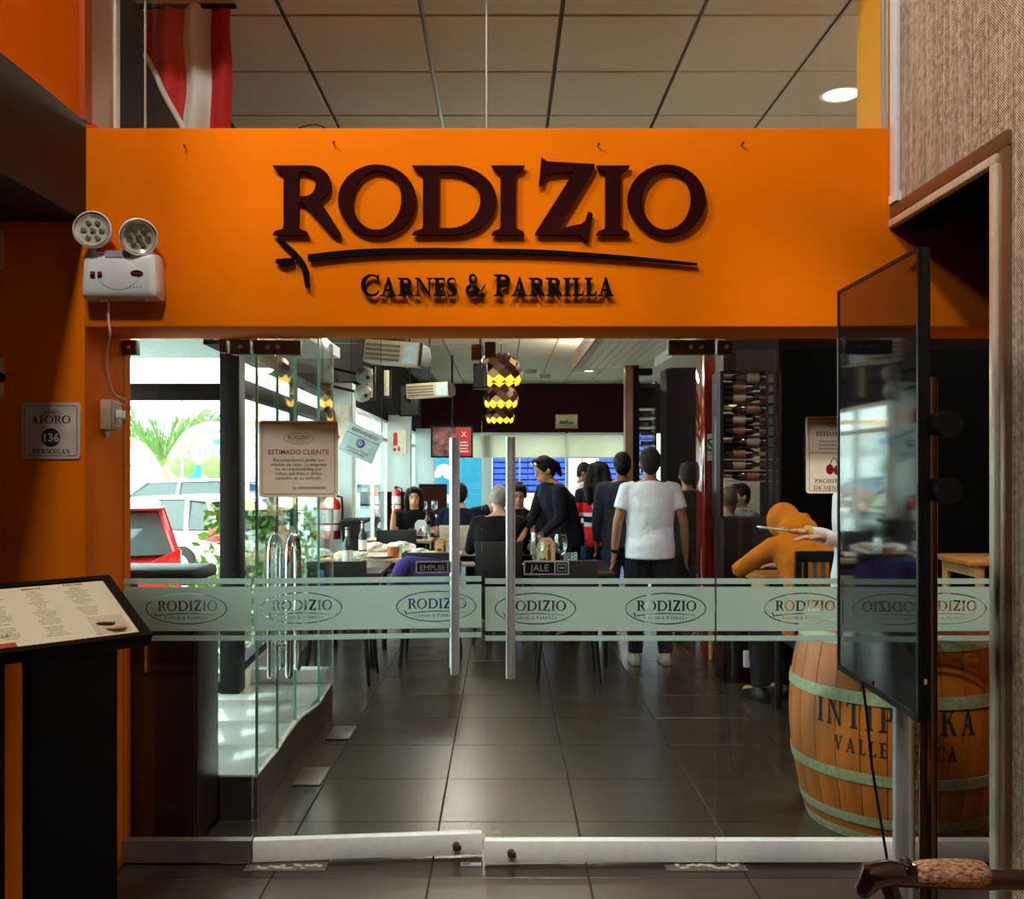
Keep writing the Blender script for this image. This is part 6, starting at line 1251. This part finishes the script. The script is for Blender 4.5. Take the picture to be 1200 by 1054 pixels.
PW = mat('car_white', S(236, 238, 236), .2, coat=.5, var=.02); PR_ = mat('car_red', S(190, 24, 34), .2, coat=.5, var=.03); PS = mat('car_silver', S(176, 190, 192), .25, .4, var=.03); PD = mat('car_charcoal', S(70, 84, 88), .25, .3)
car('red car with dark rear window parked closest to the porch glass', (-5.3, 12.6, GZ), math.radians(-66), PR_, 4.3, 1.75, 1.62)
car('white car with red tail light parked broadside behind the red car', (-6.3, 17.75, GZ), math.radians(-25), PW, 4.5, 1.82, 1.5)
car('silver car parked behind the white one, mostly hidden by the corner post', (-7.6, 22.6, GZ), math.radians(-6), PS, 4.6, 1.85, 1.72)
car('small white car parked far off beyond the grass strip', (-11.0, 33.0, GZ), math.radians(-20), PW, 4.0, 1.7, 1.5)
car('charcoal car far off left of the palm trunk', (-16.2, 36.0, GZ), math.radians(10), PD, 4.2, 1.75, 1.5); car('charcoal car far off behind the palm trunk', (-11.6, 38.5, GZ), math.radians(-12), PD, 4.4, 1.75, 1.55)
car('pale car seen through the folded porch glass', (-3.9, 27.0, GZ), math.radians(80), PS, 4.4, 1.8, 1.6); car('white car seen through the window bay behind the hanging sign', (-4.6, 36, GZ), 0, PW, 4.4, 1.8, 1.6)
tag(obj('grass_verge', MB().box(-24, -8.4, 25.6, 29.6, GZ, GZ+.05), mat('grass_green', S(150, 196, 84), .9, vs=20), None), 'strip of bright green grass between the parked cars', 'grass')['kind'] = 'stuff'
# palm
YP = 28.0; KP = YP/14
pl = thing('palm_tree', 'young palm tree with two arching feathered fronds outside the porch glass', 'palm', (XZ(201, YP), YP, GZ))
PTK = mat('palm_trunk', S(150, 140, 96), .8, vs=20, bump=.3); PLF = mat('palm_leaf', S(96, 132, 66), .6, var=.25, vs=8)
cr = P(191, 548, YP); obj('trunk', MB().tube([(XZ(203, YP), YP, GZ), P(202, 578, YP), P(198, 565, YP), cr], [.09, .085, .08, .07], 10), PTK, pl)
rnd = random.Random(11)
def frond(pts, name='frond'):
    pts = [P(x, y, YP+d) for x, y, d in pts]; cp_ = []
    for i in range(len(pts)-1):
        p0, p1, p2, p3 = [pts[max(0, min(len(pts)-1, i+j))] for j in (-1, 0, 1, 2)]
        for k in range(12):
            u = k/12; cp_.append(.5*((2*p1)+(p2-p0)*u+(2*p0-5*p1+4*p2-p3)*u*u+(3*p1-p0-3*p2+p3)*u**3))
    n = len(cp_); f = obj(name, MB().tube(cp_, [.03*(1-.8*i/n)+.005 for i in range(n)], 6), PLF, pl); lf = MB()
    for i in range(4, n):
        d = (cp_[i]-cp_[i-1]).normalized(); L_ = KP*.44*math.sin(PI*(.12+.86*i/n))+.10
        for s in (-1, 1):
            b = (d*.75+V((0, s*.5, 0))+V((rnd.uniform(-.3, .3), 0, (.75 if s > 0 else .45)+rnd.uniform(-.3, .2)))).normalized(); w_ = d.cross(b).normalized()*.016 if d.cross(b).length > .01 else V((.016, 0, 0)); p0 = cp_[i]; q = p0+b*L_*rnd.uniform(.85, 1.1); mdl = p0+b*L_*.5+V((0, 0, .02))
            w2_ = b.cross(V((0, 1, 0))).normalized()*.0056*KP
            lf.add([p0-w2_, p0+w2_, mdl+w2_*1.3, q, mdl-w2_*1.3], [(0, 1, 2, 3, 4)])
    o = obj('leaflet', lf, PLF, f, smooth=0); o['kind'] = 'stuff'
frond([(191, 546, 0), (186, 533, .1), (172, 520, .2), (150, 511, .4)]); frond([(191, 546, 0), (199, 528, 0), (216, 505, -.1), (240, 494, -.2), (258, 494, -.3)]); frond([(191, 548, 0), (187, 520, .2), (180, 500, .5)]); frond([(191, 548, 0), (178, 528, -.3), (160, 503, -.6), (146, 498, -.9)]); frond([(191, 548, 0), (197, 522, .3), (208, 495, .6)]); frond([(191, 548, 0), (180, 524, .5), (165, 515, 1.0)])
# planting along the porch and the window side
SHB = mat('shrub_leaf', S(120, 170, 60), .6, var=.35, vs=9)
def shrub(x, y, z, r, h, label, n=420, rows=1):
    t = thing('shrub', label, 'shrub', (x, y, z), 'shrubs along the glass'); m = MB(); rnd = random.Random(int(x*100+y*10))
    for i in range(n):
        a, b_, q = rnd.uniform(0, 2*PI), rnd.random(), rnd.uniform(.45, 1)
        c = V((x+r*q*math.cos(a)*(1-.4*abs(b_-.4)), y+r*q*math.sin(a), z+.1+h*b_)); d = V((rnd.uniform(-1, 1), rnd.uniform(-1, 1), rnd.uniform(-.2, 1))).normalized(); s_ = d.orthogonal().normalized(); L_ = rnd.uniform(.07, .13)
        m.add([c-s_*.004, c+d*L_*.5+s_*L_*.22, c+d*L_, c+d*L_*.5-s_*L_*.22], [(0, 1, 2, 3)])
    o = obj('foliage', m, SHB, t, smooth=0); o['kind'] = 'stuff'; s = MB()
    for i in range(5): a = i*1.3; s.tube([(x, y, z), (x+r*.5*math.cos(a), y+r*.5*math.sin(a), z+h*.75)], .012, 6)
    obj('stem', s, PTK, t)
for i, (x, y, z, r, h, l) in enumerate(((-2.02, 6.6, GZ, .28, 1.15, 'bright leafy shrub just outside the porch glass beside the corner post'), (-2.75, 6.75, GZ, .30, .95, 'leafy shrub outside the porch glass, away from the post'), (-2.2, 7.9, GZ, .33, 1.6, 'tall feathery green shrub outside the first window bay'), (-2.2, 9.5, GZ, .34, 1.5, 'green shrub outside the first window bay by the white pier'), (-2.3, 12.0, GZ, .35, 1.4, 'green shrub outside the second window bay'))): shrub(x, y, z, r, h, l)
def topiary(px, py, Y, label):
    c = P(px, py, Y); t = thing('topiary_tree', label, 'tree', (c.x, Y, GZ), 'round clipped trees'); obj('trunk', MB().cyl((c.x, Y, GZ), c, .07, seg=8), PTK, t); m = MB().ell(c, (.55, .55, .5), 16, 10); o = obj('crown', m, mat('topiary_green', S(120, 150, 84), .9, var=.3, vs=5, bump=.8, bs=14), t, smooth=80)
topiary(214, 547, 42, 'round clipped tree left of the cyan door across the street'); topiary(250, 547, 42, 'round clipped tree right of the cyan door across the street')
# buildings across the street
WB = mat('building_white', S(236, 238, 236), .8, var=.03); PB = mat('building_peach', S(240, 190, 120), .8, var=.04); OB = mat('building_orange', S(226, 130, 50), .8); WN = mat('far_window', S(110, 130, 140), .2); CYN = mat('cyan_door', S(30, 196, 220), .6); CYB = mat('cyan_board', S(2, 112, 140), .6, var=.04)
def at(x, y, Y): q = P(x, y, Y); return q.x, q.z
Yb = 46; t = thing('building', 'white building with peach gable, rows of windows and a cyan door across the street', 'building', (XZ(235, Yb), Yb, GZ))
xa, _ = at(208, 0, Yb); xb, _ = at(300, 0, Yb); zt = at(0, 497, Yb)[1]
obj('wall', MB().box(xa, xb, Yb, Yb+8, GZ, zt), WB, t)
obj('gable', MB().prism([at(210, 530, Yb), at(238, 498, Yb), at(238, 519, Yb), at(214, 533, Yb)], Yb-.15, Yb), PB, t); obj('roof_parapet', MB().box(xa-.1, xb+.1, Yb-.1, Yb+8, zt, zt+.15), PB, t)
for px in (222, 234.5, 241, 250, 258, 268, 280): a, z = at(px, 530, Yb); f = obj('window', MB().box(a-.09, a+.09, Yb-.06, Yb+.02, z-.2, z+.2), RAIL, t); obj('pane', MB().box(a-.07, a+.07, Yb-.07, Yb-.05, z-.18, z+.18), WN, f)
for px in (241, 248, 256, 270): a, z = at(px, 506, Yb); f = obj('window', MB().box(a-.12, a+.12, Yb-.06, Yb+.02, z-.1, z+.1), RAIL, t); obj('pane', MB().box(a-.1, a+.1, Yb-.07, Yb-.05, z-.08, z+.08), WN, f)
a, z = at(228, 553, Yb); obj('door', MB().box(a-.32, a+.32, Yb-.1, Yb, GZ, z+.35), CYN, t); a, z = at(256, 518, Yb); obj('shop_sign', MB().box(a-.2, a+.25, Yb-.15, Yb-.05, z-.12, z+.12), mat('sign_blue', S(60, 160, 220), .5), t)
t = thing('building', 'low white building with an orange roof band across the street', 'building', (XZ(165, 44), 44, GZ)); xa, _ = at(100, 0, 44); xb, _ = at(190, 0, 44)
obj('wall', MB().box(xa, xb, 44, 50, GZ, at(0, 524, 44)[1]), WB, t); obj('roof_band', MB().box(xa, xb, 43.9, 50, at(0, 524, 44)[1], at(0, 514, 44)[1]), PB, t); obj('orange_sign', MB().box(at(192, 0, 44)[0], at(199, 0, 44)[0], 43.7, 43.85, at(0, 545, 44)[1], at(0, 536, 44)[1]), OB, t)
a, z = at(156, 546, 44); f = obj('window', MB().box(a-.15, a+.15, 43.9, 44, z-.06, z+.06), RAIL, t); obj('pane', MB().box(a-.13, a+.13, 43.88, 43.9, z-.05, z+.05), WN, f)
t = thing('street_lamp', 'thin grey lamp post outside between palm and post', 'street lamp', (XZ(213, 30), 30, GZ)); obj('post', MB().cyl((XZ(213, 30), 30, GZ), (XZ(213, 30), 30, 4.2), .05, .03, 8), RAIL, t); obj('arm', MB().tube([(XZ(213, 30), 30, 4.15), (XZ(205, 30), 30, 4.6), (XZ(170, 30), 30, 4.75)], .03, 6), RAIL, t); obj('lamp_head', MB().ell((XZ(166, 30), 30, 4.72), (.25, .1, .06), 10, 6), RAIL, t)
# behind the far windows
Yc = 27.5; t = thing('billboard', 'cyan billboard with a white arrow outside the far windows', 'billboard', (XZ(538, Yc), Yc, GZ)); xa, za = at(500, 604, Yc); xb, zb_ = at(565.5, 500, Yc)
obj('panel', MB().box(xa, xb, Yc, Yc+.1, za, zb_), CYB, t)
obj('arrow', MB().prism([at(514, 584, Yc), at(524, 575, Yc), at(524, 580, Yc), at(545, 580, Yc), at(545, 590, Yc), at(524, 590, Yc), at(524, 595, Yc)], Yc-.03, Yc), PLASTIC, t)
for px, py, s_ in ((520, 550, .14), (527, 557, .12), (512, 556, .1)): a, z = at(px, py, Yc); obj('dove', MB().ell((a, Yc-.02, z), (s_*1.5, .02, s_), 12, 6), PLASTIC, t)
for px in (520, 560): a, _ = at(px, 0, Yc); obj('post', MB().box(a-.05, a+.05, Yc+.1, Yc+.2, GZ, za+.3), RAIL, t)
t = thing('blue_hall', 'blue hall with rows of horizontal louvres outside the far windows', 'building', (XZ(650, 30), 30, GZ)); xa, za = at(577, 578, 30); xb, zb_ = at(766, 500, 30)
BL1 = mat('louvre_blue', S(34, 66, 190), .6); BL2 = mat('hall_blue', S(18, 36, 120), .6)
obj('wall', MB().box(xa, xb, 30, 33, za, zb_), BL2, t)
for k in range(11):
    z = za+.08+(zb_-za-.1)*k/11
    for x0, x1 in ((xa+.05, at(618, 0, 30)[0]), (at(619, 0, 30)[0], at(663, 0, 30)[0]), (at(702, 0, 30)[0], xb-.05)): obj('louvre', MB().box(x0, x1, 29.9, 30.02, z, z+.13), BL1, t)
obj('white_bay', MB().box(at(665, 0, 30)[0], at(701, 0, 30)[0], 29.8, 30, za, zb_), PLASTIC, t); obj('base', MB().box(xa, xb, 29.9, 33, GZ, za), mat('hall_cream', S(236, 222, 170), .8), t)
# backdrop wall of haze-white buildings beyond
tag(obj('building', MB().box(-10.5, -3, 52, 56, GZ, 3.2), WB, None), 'plain white low building farthest off, seen through the side windows', 'building')
d1.rotation_euler = (0, 0, DOOR_SWING)
for t in (NOTICE, PUSH):       # the notice and the plate stuck to the open leaf turn with it
    Rm = Matrix.Rotation(DOOR_SWING, 3, 'Z'); t.location = hing+Rm @ (t.location-hing); t.rotation_euler = (0, 0, DOOR_SWING)
